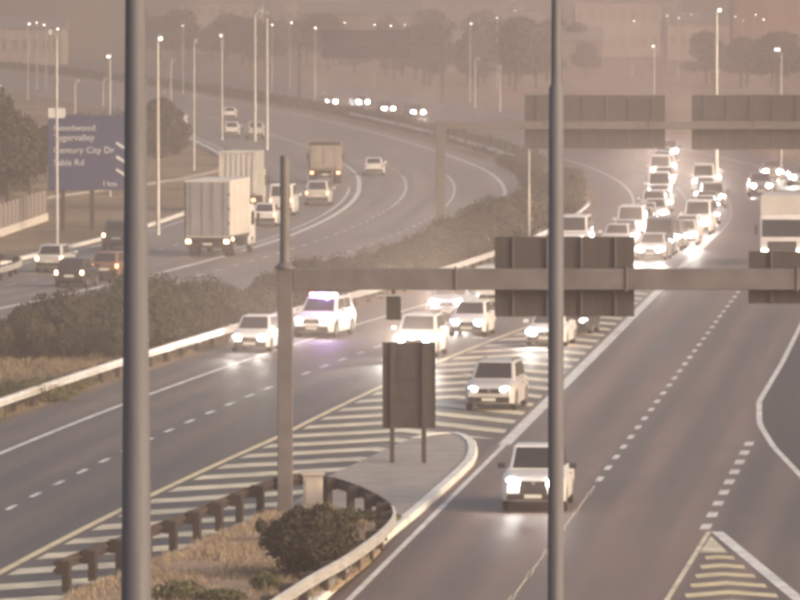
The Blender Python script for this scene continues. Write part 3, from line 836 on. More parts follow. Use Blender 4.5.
thicket('dense dark shrub behind the middle of the blue sign', 84, 163, 4.6, 4.4, 3)
thicket('tall dark shrub at the left frame edge above the fence', 6, 196, 4.2, 6.2, 4)
thicket('tall dark shrub second from the left frame edge above the fence', 24, 190, 3.6, 4.6, 2)
tree_px('dark bushy tree right of the blue sign beside the mast', 163, 157, 5.0, 0, 1.3)
tree_px('dark bushy tree behind the blue sign', 100, 166, 4.2, 1, 1.5)
tree_px('tall loose tree at the left edge above the fence', 8, 205, 7.0, 2, .9)
tree_px('tree with bare lower trunk left of the blue sign', 30, 200, 5.6, 3, .8)
tree_px('tree cut by the left frame edge', -18, 190, 8.0, 1, 1.0)
tree_px('small tree behind the fence at the left', 46, 178, 4.0, 0, .9)
# hazy woods behind the roads
GRP_T = 'hazy trees behind the roads'
for i in range(130):
    Y = R.uniform(980, 1750); s = FOC / Y
    u = R.uniform(-40, 840) if i % 3 else R.uniform(-40, 540); x = (u - 400) / s
    lo, hi = PX(1203, Y), PX(1262, Y)
    if lo - 6 < x < hi + 8: x = hi + R.uniform(10, 60) if R.random() < .75 else lo - R.uniform(8, 40)
    tree('soft hazy tree in the woodland behind the roads', (x, Y, -.05), (R.uniform(4.5, 8.5) if u > 540 else R.uniform(5, 10)), R.randrange(4), GRP_T, R.uniform(.9, 1.5))

# palisade fence on the left verge
fp = [G(-30, 243), G(0, 236), G(26, 227), (G(50, 219))]
fp = resample(smooth_path(fp, 6), 2.4)
t = thing('fence', 'pale palisade fence with white footing on the left verge', 'fence', (fp[0].x, fp[0].y, 0))
fpost = MB().box((0, 0, .95), (.14, .14, 2.0)).mesh('fence_post', mat('fence_grey', (.42, .38, .35), .7, noise=.2), bevel=.01, segs=1)
pale = MB().box((0, 0, .9), (.05, .02, 1.75)).mesh('pale', mat('fence_pale', (.24, .2, .18), .7, noise=.2))
for a_, b_ in zip(fp, fp[1:]):
    d = b_ - a_; rz = math.atan2(d.y, d.x); o = a_ - Vector((fp[0].x, fp[0].y, 0))
    link('fence_post', fpost, t, o, rz)
    mb = MB().box((d.length / 2, 0, .2), (d.length - .15, .12, .48)); link('footing', mb.mesh('footing', mat('whitewash', (.62, .58, .53), .8, noise=.2)), t, o, rz)
    for k in range(1, 9):
        link('pale', pale, t, o + d * (k / 9.0) + Vector((0, 0, .02)), rz)

# ------------------------------------------------------------------ buildings in the haze
M_WALLL = mat('pale_plaster', (.40, .345, .30), .85, noise=.15, scale=.3)
M_WALLD = mat('brown_cladding', (.20, .16, .14), .85, noise=.2, scale=.3)
M_ROOF = mat('sheet_roof', (.26, .22, .20), .6, .2, noise=.2, scale=.3)
M_FARWIN = mat('dusty_window', (.20, .17, .155), .5, noise=.2)
def building(label, u0, u1, Y, h, wall, depth=25, cols=7, floors=1, pitched=True):
    s = FOC / Y; x0, x1 = (u0 - 400) / s, (u1 - 400) / s; w = x1 - x0
    t = thing('building', label, 'building', ((x0 + x1) / 2, Y, -.05))
    link('wall', MB().box((0, depth / 2, h / 2), (w, depth, h)).mesh('wall', wall), t)
    mb = MB()
    if pitched: mb.add([(-w / 2 - .4, -.4, h + .01), (w / 2 + .4, -.4, h + .01), (w / 2 + .4, depth + .4, h + .01), (-w / 2 - .4, depth + .4, h + .01), (-w / 2 - .4, depth / 2, h + 2.2), (w / 2 + .4, depth / 2, h + 2.2)], [(0, 1, 5, 4), (2, 3, 4, 5), (0, 4, 3), (1, 2, 5), (0, 3, 2, 1)])
    else: mb.box((0, depth / 2, h + .25), (w + .3, depth + .3, .5))
    link('roof', mb.mesh('roof', M_ROOF), t)
    for f in range(floors):
        for c in range(cols):
            x = -w / 2 + w * (c + .5) / cols; z = h * (f + .55) / floors
            wn = link('window', MB().box((x, -.03, z), (w / cols * .55, .08, min(2.0, h / floors * .42))).mesh('window', M_FARWIN), t)
            link('sill', MB().box((x, -.09, z - min(2.0, h / floors * .42) / 2 - .08), (w / cols * .6, .12, .12)).mesh('sill', wall), wn)
    return t
building('long pale low building in the haze at top centre', 418, 505, 1230, 5.0, M_WALLL, cols=9)
building('brown warehouse in the haze behind the far sign board', 300, 420, 1420, 9.5, M_WALLD, cols=8, floors=2)
building('pale block at the top edge left of centre', 286, 352, 1640, 13.0, M_WALLL, cols=8, floors=4, pitched=False)
building('wide pale warehouse at the top right of centre', 575, 660, 1500, 11.5, M_WALLL, cols=8, floors=2)
building('low brown shed in the haze right of the slim mast', 560, 602, 1180, 6.0, M_WALLD, cols=4)
building('reddish brown building at the top right corner', 735, 830, 1350, 12.5, mat('red_brick', (.30, .15, .12), .85, noise=.2, scale=.5), cols=7, floors=3, pitched=False)
building('brown building behind the trees at top left', 60, 180, 1500, 12.5, M_WALLD, cols=9, floors=3, pitched=False)
building('long low pale building at far left', -20, 62, 1330, 7.0, M_WALLL, cols=8)
building('pale building with flat roof above the box truck road', 195, 262, 1560, 11.0, M_WALLL, cols=6, floors=3, pitched=False)
building('small pale house in the haze right of centre', 505, 548, 1330, 8.0, M_WALLL, cols=4, floors=2)
building('low pale building behind the queue at right', 668, 728, 1420, 7.5, M_WALLL, cols=6)

# ------------------------------------------------------------------ vehicles
MESHC = {}
def cached(key, fn):
    if key not in MESHC: MESHC[key] = fn()
    return MESHC[key]
def wheel(t, x, y, r, w, lab='wheel', side=None):
    s = 1 if x > 0 else -1
    o = link('wheel', None, t, (x, y, r)); o.empty_display_size = .1
    if s < 0: o.rotation_euler = (0, 0, math.pi)
    def ty():
        return MB().lathe_x([(-w / 2, r * .55), (-w / 2, r * .86), (-w * .42, r * .96), (-w * .25, r), (w * .25, r), (w * .42, r * .96), (w / 2, r * .86), (w / 2, r * .62), (w * .4, r * .58)], 20).mesh('tyre', M_TYRE, True)
    def ri():
        mb = MB().lathe_x([(w * .40, r * .6), (w * .46, r * .58), (w * .36, r * .5), (w * .30, r * .16), (w * .38, r * .13), (w * .38, 0.001)], 20)
        for k in range(5):
            a = k * 2 * math.pi / 5
            M = Matrix.Rotation(a, 4, 'X'); mb.box((w * .37, 0, r * .34), (.03, r * .14, r * .4), M)
        return mb.mesh('rim', M_RIM, True)
    link('tyre', cached(('tyre', r, w), ty), o); link('rim', cached(('rim', r, w), ri), o)
    return o

CAR = {
 # L, half width, z_belt, z_roof, ground clearance, nose heights, cabin ys, wheel r, axle ys
 'hatchback': dict(L=3.95, w=.84, zb=.93, zr=1.47, gc=.2, hood=.92, nose=.70, cab=(1.05, .28, -1.30, -1.88), rw=.30, ax=(1.22, -1.22), cw=(.76, .60), tail=.95),
 'sedan': dict(L=4.5, w=.88, zb=.92, zr=1.45, gc=.2, hood=.92, nose=.70, cab=(1.05, .25, -1.05, -1.75), rw=.31, ax=(1.36, -1.32), cw=(.79, .61), tail=.98),
 'suv': dict(L=4.5, w=.92, zb=1.08, zr=1.70, gc=.24, hood=1.06, nose=.86, cab=(1.10, .42, -1.75, -2.10), rw=.36, ax=(1.38, -1.34), cw=(.84, .70), tail=1.08),
 'pickup': dict(L=5.2, w=.94, zb=1.14, zr=1.82, gc=.30, hood=1.14, nose=.98, cab=(1.00, .40, -.85, -1.12), rw=.39, ax=(1.60, -1.58), cw=(.86, .72), tail=1.12),
 'minibus': dict(L=4.9, w=.88, zb=1.20, zr=2.08, gc=.22, hood=1.12, nose=.88, cab=(1.85, 1.15, -2.25, -2.42), rw=.33, ax=(1.55, -1.45), cw=(.86, .76), tail=1.2),
}
def car_body(kind, material):
    c = CAR[kind]; L, w = c['L'], c['w']; h = L / 2
    st = []
    def ztop(y):
        f0, f1, f2 = h, h - .14, c['cab'][0]
        if y > f1: return c['nose'] - .10 + (.10) * (h - y) / .14
        if y > f2: return c['nose'] + (c['hood'] - c['nose']) * ((f1 - y) / (f1 - f2)) ** .6
        if y > c['cab'][3]: return c['zb'] + (c['hood'] - c['zb']) * max(0, (y - f2 + .4) / .4 if y > f2 - .4 else 0)
        return c['tail'] - .10 * max(0, (-h + .25 - y) / .25) if y < -h + .25 else c['tail']
    ys = {h, h - .05, h - .14, h - .35, c['cab'][0] + .2, c['cab'][0], c['cab'][0] - .4, 0, c['cab'][3] + .1, c['cab'][3] - .05, -h + .3, -h + .1, -h + .03, -h}
    rw = c['rw'] + .07
    for a in c['ax']:
        for k in (-1.001, -1, -.85, -.5, 0, .5, .85, 1, 1.001): ys.add(a + k * rw)
    rings = []
    for y in sorted(ys):
        zb0 = c['gc']
        if y > h - .2: zb0 += .06 * (y - h + .2) / .2
        if y < -h + .3: zb0 += .14 * (-h + .3 - y) / .3
        za = zb0 + .01
        for a in c['ax']:
            if abs(y - a) <= rw * 1.0005: za = max(za, c['rw'] + math.sqrt(max(0, rw * rw - (y - a) ** 2)))
        ww = w
        d = h - abs(y)
        if d < .6: ww = w * (1 - .16 * (1 - d / .6) ** 2)
        if d < .05: ww *= .97
        zt = ztop(y); zm = max(za + .03, zb0 + (zt - zb0) * .55); zm = min(zm, zt - .10)
        za = min(za, zm - .01)
        half = [(0, zb0), (ww * .74, zb0), (ww * .75, za), (ww * .975, za + .005), (ww, zm), (ww * .965, zt - .05), (ww * .90, zt - .01), (ww * .6, zt + .012), (0, zt + .025)]
        rings.append([Vector((x, y, z)) for x, z in half] + [Vector((-x, y, z)) for x, z in reversed(half[1:-1])])
    mb = MB().rings(rings)
    me = mb.mesh('body', material, True, angle=42)
    return me
def cab_corners(kind):
    c = CAR[kind]; bf, rf, rr, br = c['cab']; wb, wr = c['cw']; zb, zr = c['zb'] - .03, c['zr']
    return dict(BFL=Vector((-wb * .95, bf, zb)), BFR=Vector((wb * .95, bf, zb)), RFL=Vector((-wr * .96, rf, zr)), RFR=Vector((wr * .96, rf, zr)),
                RRL=Vector((-wr * .96, rr, zr)), RRR=Vector((wr * .96, rr, zr)), BRL=Vector((-wb * .93, br, zb)), BRR=Vector((wb * .93, br, zb)))
def car_cabin(kind, material):
    k = cab_corners(kind)
    mid = lambda a, b, t, dz=0, dx=0: Vector((a.x + (b.x - a.x) * t + dx, a.y + (b.y - a.y) * t, a.z + (b.z - a.z) * t + dz))
    # three rings along the length with a slightly crowned roof and bulging screens
    vs_ = [k['BFL'], k['BFR'], k['RFR'], k['RFL'], k['BRL'], k['BRR'], k['RRR'], k['RRL']]
    fs = [(0, 1, 2, 3), (5, 4, 7, 6), (3, 2, 6, 7), (0, 3, 7, 4), (1, 5, 6, 2), (0, 4, 5, 1)]
    return MB().add(vs_, fs).mesh('cabin', material, True, bevel=.07, segs=3, angle=50)
def panel(mb, A, B, C, D, u0, u1, v0, v1, off, th=.012):
    """slightly raised panel on the quad A(bottom-left) B(bottom-right) C(top-right) D(top-left)"""
    f = lambda u, v: (A * (1 - u) + B * u) * (1 - v) + (D * (1 - u) + C * u) * v
    n = (B - A).cross(D - A).normalized()
    if n.dot((A + B + C + D) / 4 - Vector((0, 0, 1.0))) < 0: n = -n
    q = [f(u0, v0), f(u1, v0), f(u1, v1), f(u0, v1)]
    i = [p + n * (off + th) for p in q]; o = [p + n * (off - .03) for p in q]
    mb.add(o + i, [(0, 1, 2, 3), (4, 5, 6, 7), (0, 1, 5, 4), (1, 2, 6, 5), (2, 3, 7, 6), (3, 0, 4, 7)])
    return mb
def head_lamp(kind, sx, material, big=1.0):
    c = CAR[kind]; h = c['L'] / 2; z = c['nose'] - .08 if kind != 'pickup' else c['nose'] - .12
    mb = MB(); x = sx * c['w'] * .64; rx = min(.19 * big, .225); rz_ = .10 * min(big, 1.6)
    rg_ = []
    for i in range(7):
        th = math.pi / 2 * i / 6
        rg_.append([(x + rx * math.cos(th) * math.cos(f), h - .10 + .12 * math.sin(th) - sx * math.cos(f) * .07, z + rz_ * math.cos(th) * math.sin(f)) for f in [2 * math.pi * k / 14 for k in range(14)]])
    mb.rings(rg_)
    return mb.mesh('headlight', material, True)
def tail_lamp(kind, sx, material):
    c = CAR[kind]; h = c['L'] / 2
    return MB().box((sx * c['w'] * .78, -h + .035, c['tail'] - .18), (.15, .13, .20)).mesh('tail_light', material, bevel=.03)
SPOTS = []
def car(name, kind, label, loc, rz, paint_mat, cat='car', head=None, tail=None, group=None, spot=0.0, glassy=True, big=1.0, cab_mat=None):
    c = CAR[kind]; t = thing(name, label, cat, loc, rz, group); pm = paint_mat.name
    h = c['L'] / 2; w = c['w']
    body = link('body', cached((kind, 'body', pm), lambda: car_body(kind, paint_mat)), t)
    link('cabin', cached((kind, 'cabin', pm), lambda: car_cabin(kind, paint_mat)), t)
    K = cab_corners(kind)
    link('windscreen', cached((kind, 'ws'), lambda: panel(MB(), K['BFL'], K['BFR'], K['RFR'], K['RFL'], .07, .93, .10, .90, .0).mesh('windscreen', M_GLASS)), t)
    link('rear_window', cached((kind, 'rwin'), lambda: panel(MB(), K['BRR'], K['BRL'], K['RRL'], K['RRR'], .10, .90, .14, .88, .0).mesh('rear_window', M_GLASS)), t)
    nwin = 3 if kind == 'minibus' else 2
    for s, (a, b, cc, d) in ((-1, (K['BRL'], K['BFL'], K['RFL'], K['RRL'])), (1, (K['BRR'], K['BFR'], K['RFR'], K['RRR']))):
        for i in range(nwin):
            u0 = .08 + (.86 / nwin) * i; u1 = u0 + .86 / nwin - .035
            link('side_window', cached((kind, 'sw', s, i), lambda: panel(MB(), a, b, cc, d, u0, u1, .16, .88, .0).mesh('side_window', M_GLASS)), t)
        mir = link('mirror', cached((kind, 'mir', s, pm), lambda: MB().box((s * (w + .10), c['cab'][0] - .35, c['zb'] + .10), (.22, .12, .16)).mesh('mirror', M_TRIM if kind == 'pickup' else paint_mat, bevel=.03)), t)
        link('door_handle', cached((kind, 'dh', s), lambda: MB().box((s * (w + .005), -.15, c['zb'] - .16), (.03, .18, .035)).mesh('door_handle', M_TRIM)), t)
        hl = link('headlight', cached((kind, 'hl', s, head.name if head else 0, big), lambda: head_lamp(kind, s, head or M_LENS, big)), t)
        if spot:
            ld = cached(('spot', spot), lambda: spot_data(spot))
            lo = link('headlight_beam', ld, hl, (s * w * .70, h + .12, c['nose'] - .09)); lo.rotation_euler = (math.radians(95), 0, 0)
        link('tail_light', cached((kind, 'tl', s, tail.name if tail else 0), lambda: tail_lamp(kind, s, tail or M_REDLENS)), t)
    gz = c['nose'] - .12
    gr = link('grille', cached((kind, 'gr'), lambda: MB().box((0, h - .02, gz - (.12 if kind == 'pickup' else .02)), (w * .86, .06, .36 if kind == 'pickup' else .16)).mesh('grille', M_TRIM, bevel=.015)), t)
    link('badge', cached((kind, 'bd'), lambda: MB().box((0, h + .012, gz), (.12, .02, .09)).mesh('badge', M_CHROME, bevel=.008)), gr)
    link('front_bumper', cached((kind, 'fb'), lambda: MB().box((0, h - .03, c['gc'] + .17), (w * 1.62, .12, .20)).mesh('front_bumper', M_TRIM, bevel=.04)), t)
    link('rear_bumper', cached((kind, 'rb'), lambda: MB().box((0, -h + .02, c['gc'] + .26), (w * 1.66, .14, .18)).mesh('rear_bumper', M_TRIM, bevel=.04)), t)
    link('number_plate', cached((kind, 'np', 1), lambda: MB().box((0, h + .035, c['gc'] + .18), (.5, .02, .11)).mesh('number_plate', M_PLATE)), t)
    link('number_plate', cached((kind, 'np', -1), lambda: MB().box((0, -h - .012, c['tail'] - .35), (.5, .03, .12)).mesh('number_plate', M_PLATE)), t)
    if kind in ('suv', 'minibus'):
        for s in (-1, 1):
            link('roof_rail', cached((kind, 'rr', s), lambda: MB().tube([(s * c['cw'][1] * .84, c['cab'][1] - .15, c['zr'] + .0), (s * c['cw'][1] * .84, c['cab'][1] - .3, c['zr'] + .05), (s * c['cw'][1] * .84, c['cab'][2] + .3, c['zr'] + .05), (s * c['cw'][1] * .84, c['cab'][2] + .15, c['zr'])], .02, 6).mesh('roof_rail', M_TRIM)), t)
    if kind == 'pickup':
        link('load_bed', cached((kind, 'bed'), lambda: MB().box((0, -1.85, 1.10), (1.5, 1.3, .12)).mesh('load_bed', M_TRIM)), t)
    for y in c['ax']:
        for s in (-1, 1): wheel(t, s * (w - .11), y, c['rw'], .2)
    return t
def spot_data(p):
    ld = bpy.data.lights.new('headlight_beam', 'SPOT'); ld.energy = p * 1.9; ld.spot_size = math.radians(30); ld.spot_blend = 0.5
    ld.shadow_soft_size = .06; ld.color = (1.0, .95, .84)
    return ld

def paintc(name, col, rough=.35, metal=0.0): return mat('car_paint_' + name, col, rough, metal, noise=.10, scale=1.6, coat=.3)
PW = paintc('white', (.74, .72, .70)); PSIL = paintc('silver', (.55, .53, .51), .4, .15); PBLK = paintc('black', (.028, .026, .027))
PORG = paintc('bronze', (.185, .105, .07)); PGREY = paintc('dark_grey', (.075, .072, .075)); PBLUE = paintc('pale_blue', (.36, .40, .47)); PMID = paintc('mid_grey', (.22, .21, .21))
PCREAM = paintc('off_white', (.62, .59, .54))

def place(u, v, toward=True, Z=0.0, L=4.2, r=None):
    """ground position of a vehicle whose near end stands at photo pixel (u, v), and its heading along the bend"""
    p = G(u, v)
    if r is None: r = 1240.0
    hd = heading(r, p.y) if p.y > 0 else 0
    q = Vector((p.x + math.sin(hd) * L / 2, p.y + math.cos(hd) * L / 2, 0))
    return q, (-hd + math.pi if toward else -hd)
D_HD = math.atan(0.0806)

# --- inbound, near
q = G(533, 513); c = Vector((q.x + math.sin(D_HD) * 2.6, q.y + math.cos(D_HD) * 2.6, 0))
car('pickup_truck', 'pickup', 'white double-cab pickup with bright headlights on the ramp, nearest vehicle', c, math.pi - D_HD, PW, 'pickup', E_NEAR, spot=40, big=1.5)
q, a = place(491, 411); car('suv', 'suv', 'silver SUV with dim lights driving on the painted chevrons', q, a - .03, PSIL, 'car', E_HEADD)
q, a = place(249, 353); car('hatchback_car', 'hatchback', 'white hatchback with headlights lit at the guardrail left of the gantry column', q, a, PW, 'car', E_HEAD, spot=300)
q, a = place(317, 338)
pat = car('patrol_car', 'suv', 'white patrol car with flashing red and blue roof lights beside the hedge', q, a - .10, PW, 'patrol car', E_HEAD, spot=600)
lb = link('light_bar', MB().box((0, .05, 1.78), (1.25, .30, .12)).mesh('light_bar', M_LENS, bevel=.04), pat)
link('mounting', MB().box((0, .05, 1.70), (1.0, .12, .06)).mesh('mounting', M_TRIM), lb)
for x, m in ((-.48, E_RED), (-.18, E_BLUE), (.12, E_BLUE), (.46, E_RED)):
    link('beacon', MB().box((x, .21, 1.79), (.24, .06, .14)).mesh('beacon', m, bevel=.02), lb)
bl = bpy.data.lights.new('beacon_glow', 'POINT'); bl.energy = 170; bl.color = (.55, .28, 1.0); bl.shadow_soft_size = .1
link('beacon_glow', bl, lb, (-.15, .45, 1.95))
link('side_stripe', MB().box((.928, -.1, .80), (.012, 2.6, .16)).mesh('side_stripe', mat('stripe_blue', (.05, .08, .3), .4)), pat)
link('side_stripe', MB().box((-.928, -.1, .80), (.012, 2.6, .16)).mesh('side_stripe', MATS['stripe_blue']), pat)

q, a = place(414, 358); o = car('suv', 'suv', 'white SUV with a row of three blazing lights right behind the sign on two legs', q, a, PW, 'car', E_HEADX, spot=1500, big=1.5)
link('spotlight', MB().tube([(.06, 2.2, .92), (.06, 2.3, .92)], [.13, .14], 14).mesh('spotlight', E_HEADX), o)
q, a = place(466, 337); car('hatchback_car', 'hatchback', 'white hatchback just right of the SUV with three blazing lights', q, a, PW, 'car', E_HEAD)
q, a = place(447, 320); car('suv', 'suv', 'pale blue SUV with two blazing headlights under the gantry beam', q, a, PBLUE, 'car', E_HEADX, spot=1500, big=1.5)
q, a = place(488, 312); car('minibus', 'minibus', 'off-white minibus half hidden behind the left hanging sign board', q, a, PCREAM, 'minibus', E_HEADD)
q, a = place(545, 347); car('sedan_car', 'sedan', 'white sedan with one dazzling headlight below the left hanging sign board', q, a, PW, 'car', E_HEADX, spot=350, big=1.8)
q, a = place(571, 335); car('hatchback_car', 'hatchback', 'black hatchback tucked behind the dazzling white sedan', q, a, PBLK, 'car', E_HEADD)
# --- inbound queue
def queue(name, kind, label, u, v, m, head=E_HEAD, spot=0, cat='car', r=1243, **kw):
    q, a = place(u, v, True, r=r, L=CAR[kind]['L']); kw.setdefault('big', 1.5); return car(name, kind, label, q, a, m, cat, head, spot=spot, **kw)
queue('minibus', 'minibus', 'white minibus on the hard shoulder above the left hanging sign board', 572, 253, PW, E_HEADD, cat='minibus')
ORD = ['first', 'second', 'third', 'fourth', 'fifth', 'sixth', 'seventh', 'eighth', 'ninth', 'tenth', 'eleventh', 'twelfth', 'thirteenth', 'fourteenth', 'fifteenth', 'sixteenth', 'seventeenth', 'eighteenth', 'nineteenth', 'twentieth']
QK = [('hatchback_car', 'hatchback', 'hatchback'), ('sedan_car', 'sedan', 'sedan'), ('suv', 'suv', 'SUV'), ('minibus', 'minibus', 'minibus')]
QC = [(PW, 'white'), (PSIL, 'silver'), (PW, 'white'), (PGREY, 'dark grey'), (PW, 'white'), (PBLUE, 'pale blue'), (PMID, 'mid grey'), (PW, 'white')]
for lane, r_, Y0 in (('left', 1240.9, 401.0), ('right', 1244.25, 386.0)):
    Y = Y0
    qx = (lambda r_: (lambda y: PX(r_, y) if y < 500 else PX(r_, 500) + (y - 500) * .042))(r_)
    for i in range(20 if lane == 'left' else 16):
        nm, kd, wd = QK[(i * 7 + (lane == 'left')) % 4 if i % 3 else (i + 1) % 3]; pm, cw = QC[(i * 3 + (lane == 'left') * 2) % 8]
        L_ = CAR[kd]['L']; yc = Y + L_ / 2; hd = math.atan2(qx(yc + 2) - qx(yc - 2), 4)
        bright = (lane == 'right' and i in (0, 3, 4, 5)) or (lane == 'left' and i in (1, 4))
        car(nm, kd, '%s %s, %s vehicle from the front in the %s lane of the queue' % (cw, wd, ORD[i], lane), (qx(yc) + R.uniform(-.25, .25), yc, 0), math.pi - hd + R.uniform(-.03, .03), pm,
            'minibus' if kd == 'minibus' else 'car', E_HEADX if bright else (E_FAR if Y > 520 else E_HEAD), spot=(1500 if bright and i < 4 else 0), big=1.9 if bright else (1.6 if Y > 470 else 1.35), group='queue of inbound vehicles')
        Y += L_ + R.uniform(1.8, 3.2) + i * 0.45
queue('suv', 'suv', 'grey SUV at right behind the approaching truck, left one', 761, 197, PMID, E_HEAD, r=1250)
queue('sedan_car', 'sedan', 'dark sedan at right behind the approaching truck, farthest one', 773, 180, PGREY, E_FAR, r=1250)
queue('hatchback_car', 'hatchback', 'mid grey hatchback cut by the right frame edge behind the truck', 800, 186, PMID, E_FAR, r=1252)
# --- far inbound round the bend
for i, (u, v, lab) in enumerate(((329, 107, 'leftmost far inbound car, two white specks on the bend'), (361, 108.5, 'second far inbound car from the left on the bend'), (387, 114, 'third far inbound car from the left on the bend'), (416, 119, 'nearest far inbound car on the bend with two bright specks'))):
    q, a = place(u, v, True, r=1242); car('far_car', ('sedan', 'suv', 'hatchback', 'suv')[i], lab, q, a + .12, (PGREY, PMID, PBLK, PGREY)[i], 'car', E_FAR, group='far inbound cars on the bend', big=1.7)
# --- outbound
def away(name, kind, label, u, v, m, tail=E_TAIL, r=1216, **kw):
    q, a = place(u, v, False, r=r, L=CAR[kind]['L']); return car(name, kind, label, q, a, m, 'car', None, tail, **kw)
away('hatchback_car', 'hatchback', 'silver hatchback with lit rear lamp at the far left beside the guardrail nose', 49, 273, PSIL, E_TAILW)
away('hatchback_car', 'hatchback', 'black hatchback at the left in front of the bronze one', 69, 288, PBLK, E_TAILW)
away('hatchback_car', 'hatchback', 'bronze hatchback with lit rear lamps just left of the thick mast', 104, 281, PORG, E_TAIL)
away('suv', 'suv', 'dark SUV half hidden by the thick mast on the outbound lanes', 116, 251, PGREY, E_TAILW)
away('hatchback_car', 'hatchback', 'white hatchback just right of the box truck', 264, 227, PW, E_TAIL)
away('minibus', 'minibus', 'white minibus behind the gantry column extension', 281, 216, PW, E_TAIL)
away('suv', 'suv', 'silver SUV behind the tipper truck', 317, 206, PSIL, E_TAIL)
away('sedan_car', 'sedan', 'white sedan alone right of the tipper truck', 374, 176, PW, None)
away('hatchback_car', 'hatchback', 'nearest of two small white cars far up the outbound lanes', 232, 137, PW, None)
away('hatchback_car', 'hatchback', 'farther of two small white cars far up the outbound lanes', 230, 120, PW, None)
away('suv', 'suv', 'small pale SUV beside the two curved street lamps', 256, 139, PSIL, None)
away('hatchback_car', 'hatchback', 'small white car far left behind the thick mast by the dark tree', 180, 126, PW, None)

# --- trucks
M_BOXW = mat('truck_box_white', (.62, .58, .54), .5, noise=.25, scale=1.1)
M_DOOR = mat('truck_door_grey', (.27, .265, .29), .5, noise=.25, scale=1.2, stretch=(3, 3, .6))
M_CONT = mat('container_pale', (.44, .45, .41), .55, noise=.2, scale=.7)
M_TIP = mat('tipper_steel', (.34, .29, .25), .6, .2, noise=.25, scale=.8)
M_CHAS = mat('chassis_black', (.03, .027, .025), .7, noise=.2)
def truck_base(t, L, w, cabm, head, tail, cab_h=2.75, spot=0):
    h = L / 2
    ch = link('chassis', MB().box((-.42, -.2, .86), (.12, L - .8, .26)).box((.42, -.2, .86), (.12, L - .8, .26)).box((0, -h + .6, .86), (.72, .12, .2)).box((0, .4, .86), (.72, .12, .2)).mesh('chassis', M_CHAS), t)
    link('rear_bumper', MB().box((0, -h + .08, .58), (w * .92, .1, .16)).mesh('rear_bumper', M_CHAS, bevel=.02), t)
    for s in (-1, 1):
        link('mudflap', MB().box((s * (w / 2 - .35), -h + .75, .48), (.5, .03, .5)).mesh('mudflap', M_TRIM), t)
        link('tail_light', MB().box((s * (w / 2 - .22), -h + .02, .86), (.26, .08, .2)).mesh('tail_light', tail, bevel=.02), t)
        link('fuel_tank' if s > 0 else 'battery_box', MB().box((s * (w / 2 - .34), h - 3.0, .72), (.55, 1.0, .5)).mesh('fuel_tank', M_CHAS, bevel=.06), t)
    link('number_plate', MB().box((0, -h + .02, .72), (.5, .03, .12)).mesh('number_plate', M_PLATE), t)
    # cab: lofted, raked screen
    prof = [(h, .45), (h + .02, 1.05), (h - .05, 1.5), (h - .38, cab_h), (h - 1.9, cab_h), (h - 1.95, .45)]
    rg_ = [[Vector((x, y, z)) for y, z in prof] for x in (-w / 2 + .03, w / 2 - .03)]
    link('cab', MB().rings(rg_).mesh('cab', cabm, True, bevel=.08, segs=3, angle=50), t)
    A, B, C_, D_ = Vector((-w / 2, h - .05, 1.5)), Vector((w / 2, h - .05, 1.5)), Vector((w / 2, h - .38, cab_h)), Vector((-w / 2, h - .38, cab_h))
    link('windscreen', panel(MB(), A, B, C_, D_, .06, .94, .06, .80, .01).mesh('windscreen', M_GLASS), t)
    gr = link('grille', MB().box((0, h + .02, 1.02), (w * .62, .06, .62)).mesh('grille', M_TRIM, bevel=.02), t)
    for z in (.85, 1.0, 1.15): link('grille_bar', MB().box((0, h + .055, z), (w * .58, .03, .035)).mesh('grille_bar', M_CHROME), gr)
    link('front_bumper', MB().box((0, h + .03, .52), (w - .1, .18, .34)).mesh('front_bumper', M_CHAS, bevel=.05), t)
    for s in (-1, 1):
        link('side_window', MB().box((s * (w / 2 - .025), h - 1.05, 1.95), (.03, .9, .75)).mesh('side_window', M_GLASS), t)
        link('mirror', MB().box((s * (w / 2 + .16), h - .25, 1.95), (.18, .12, .55)).mesh('mirror', M_TRIM, bevel=.03), t)
        hl = link('headlight', MB().box((s * (w / 2 - .3), h + .045, .80), (.34, .08, .2)).mesh('headlight', head or M_LENS, bevel=.03), t)
        wheel(t, s * (w / 2 - .16), h - 1.2, .48, .28)
        wheel(t, s * (w / 2 - .16), -h + 1.7, .48, .28); wheel(t, s * (w / 2 - .47), -h + 1.7, .48, .28)
        link('mudguard', MB().box((s * (w / 2 - .3), -h + 1.7, 1.02), (.6, 1.15, .04)).mesh('mudguard', M_CHAS), t)
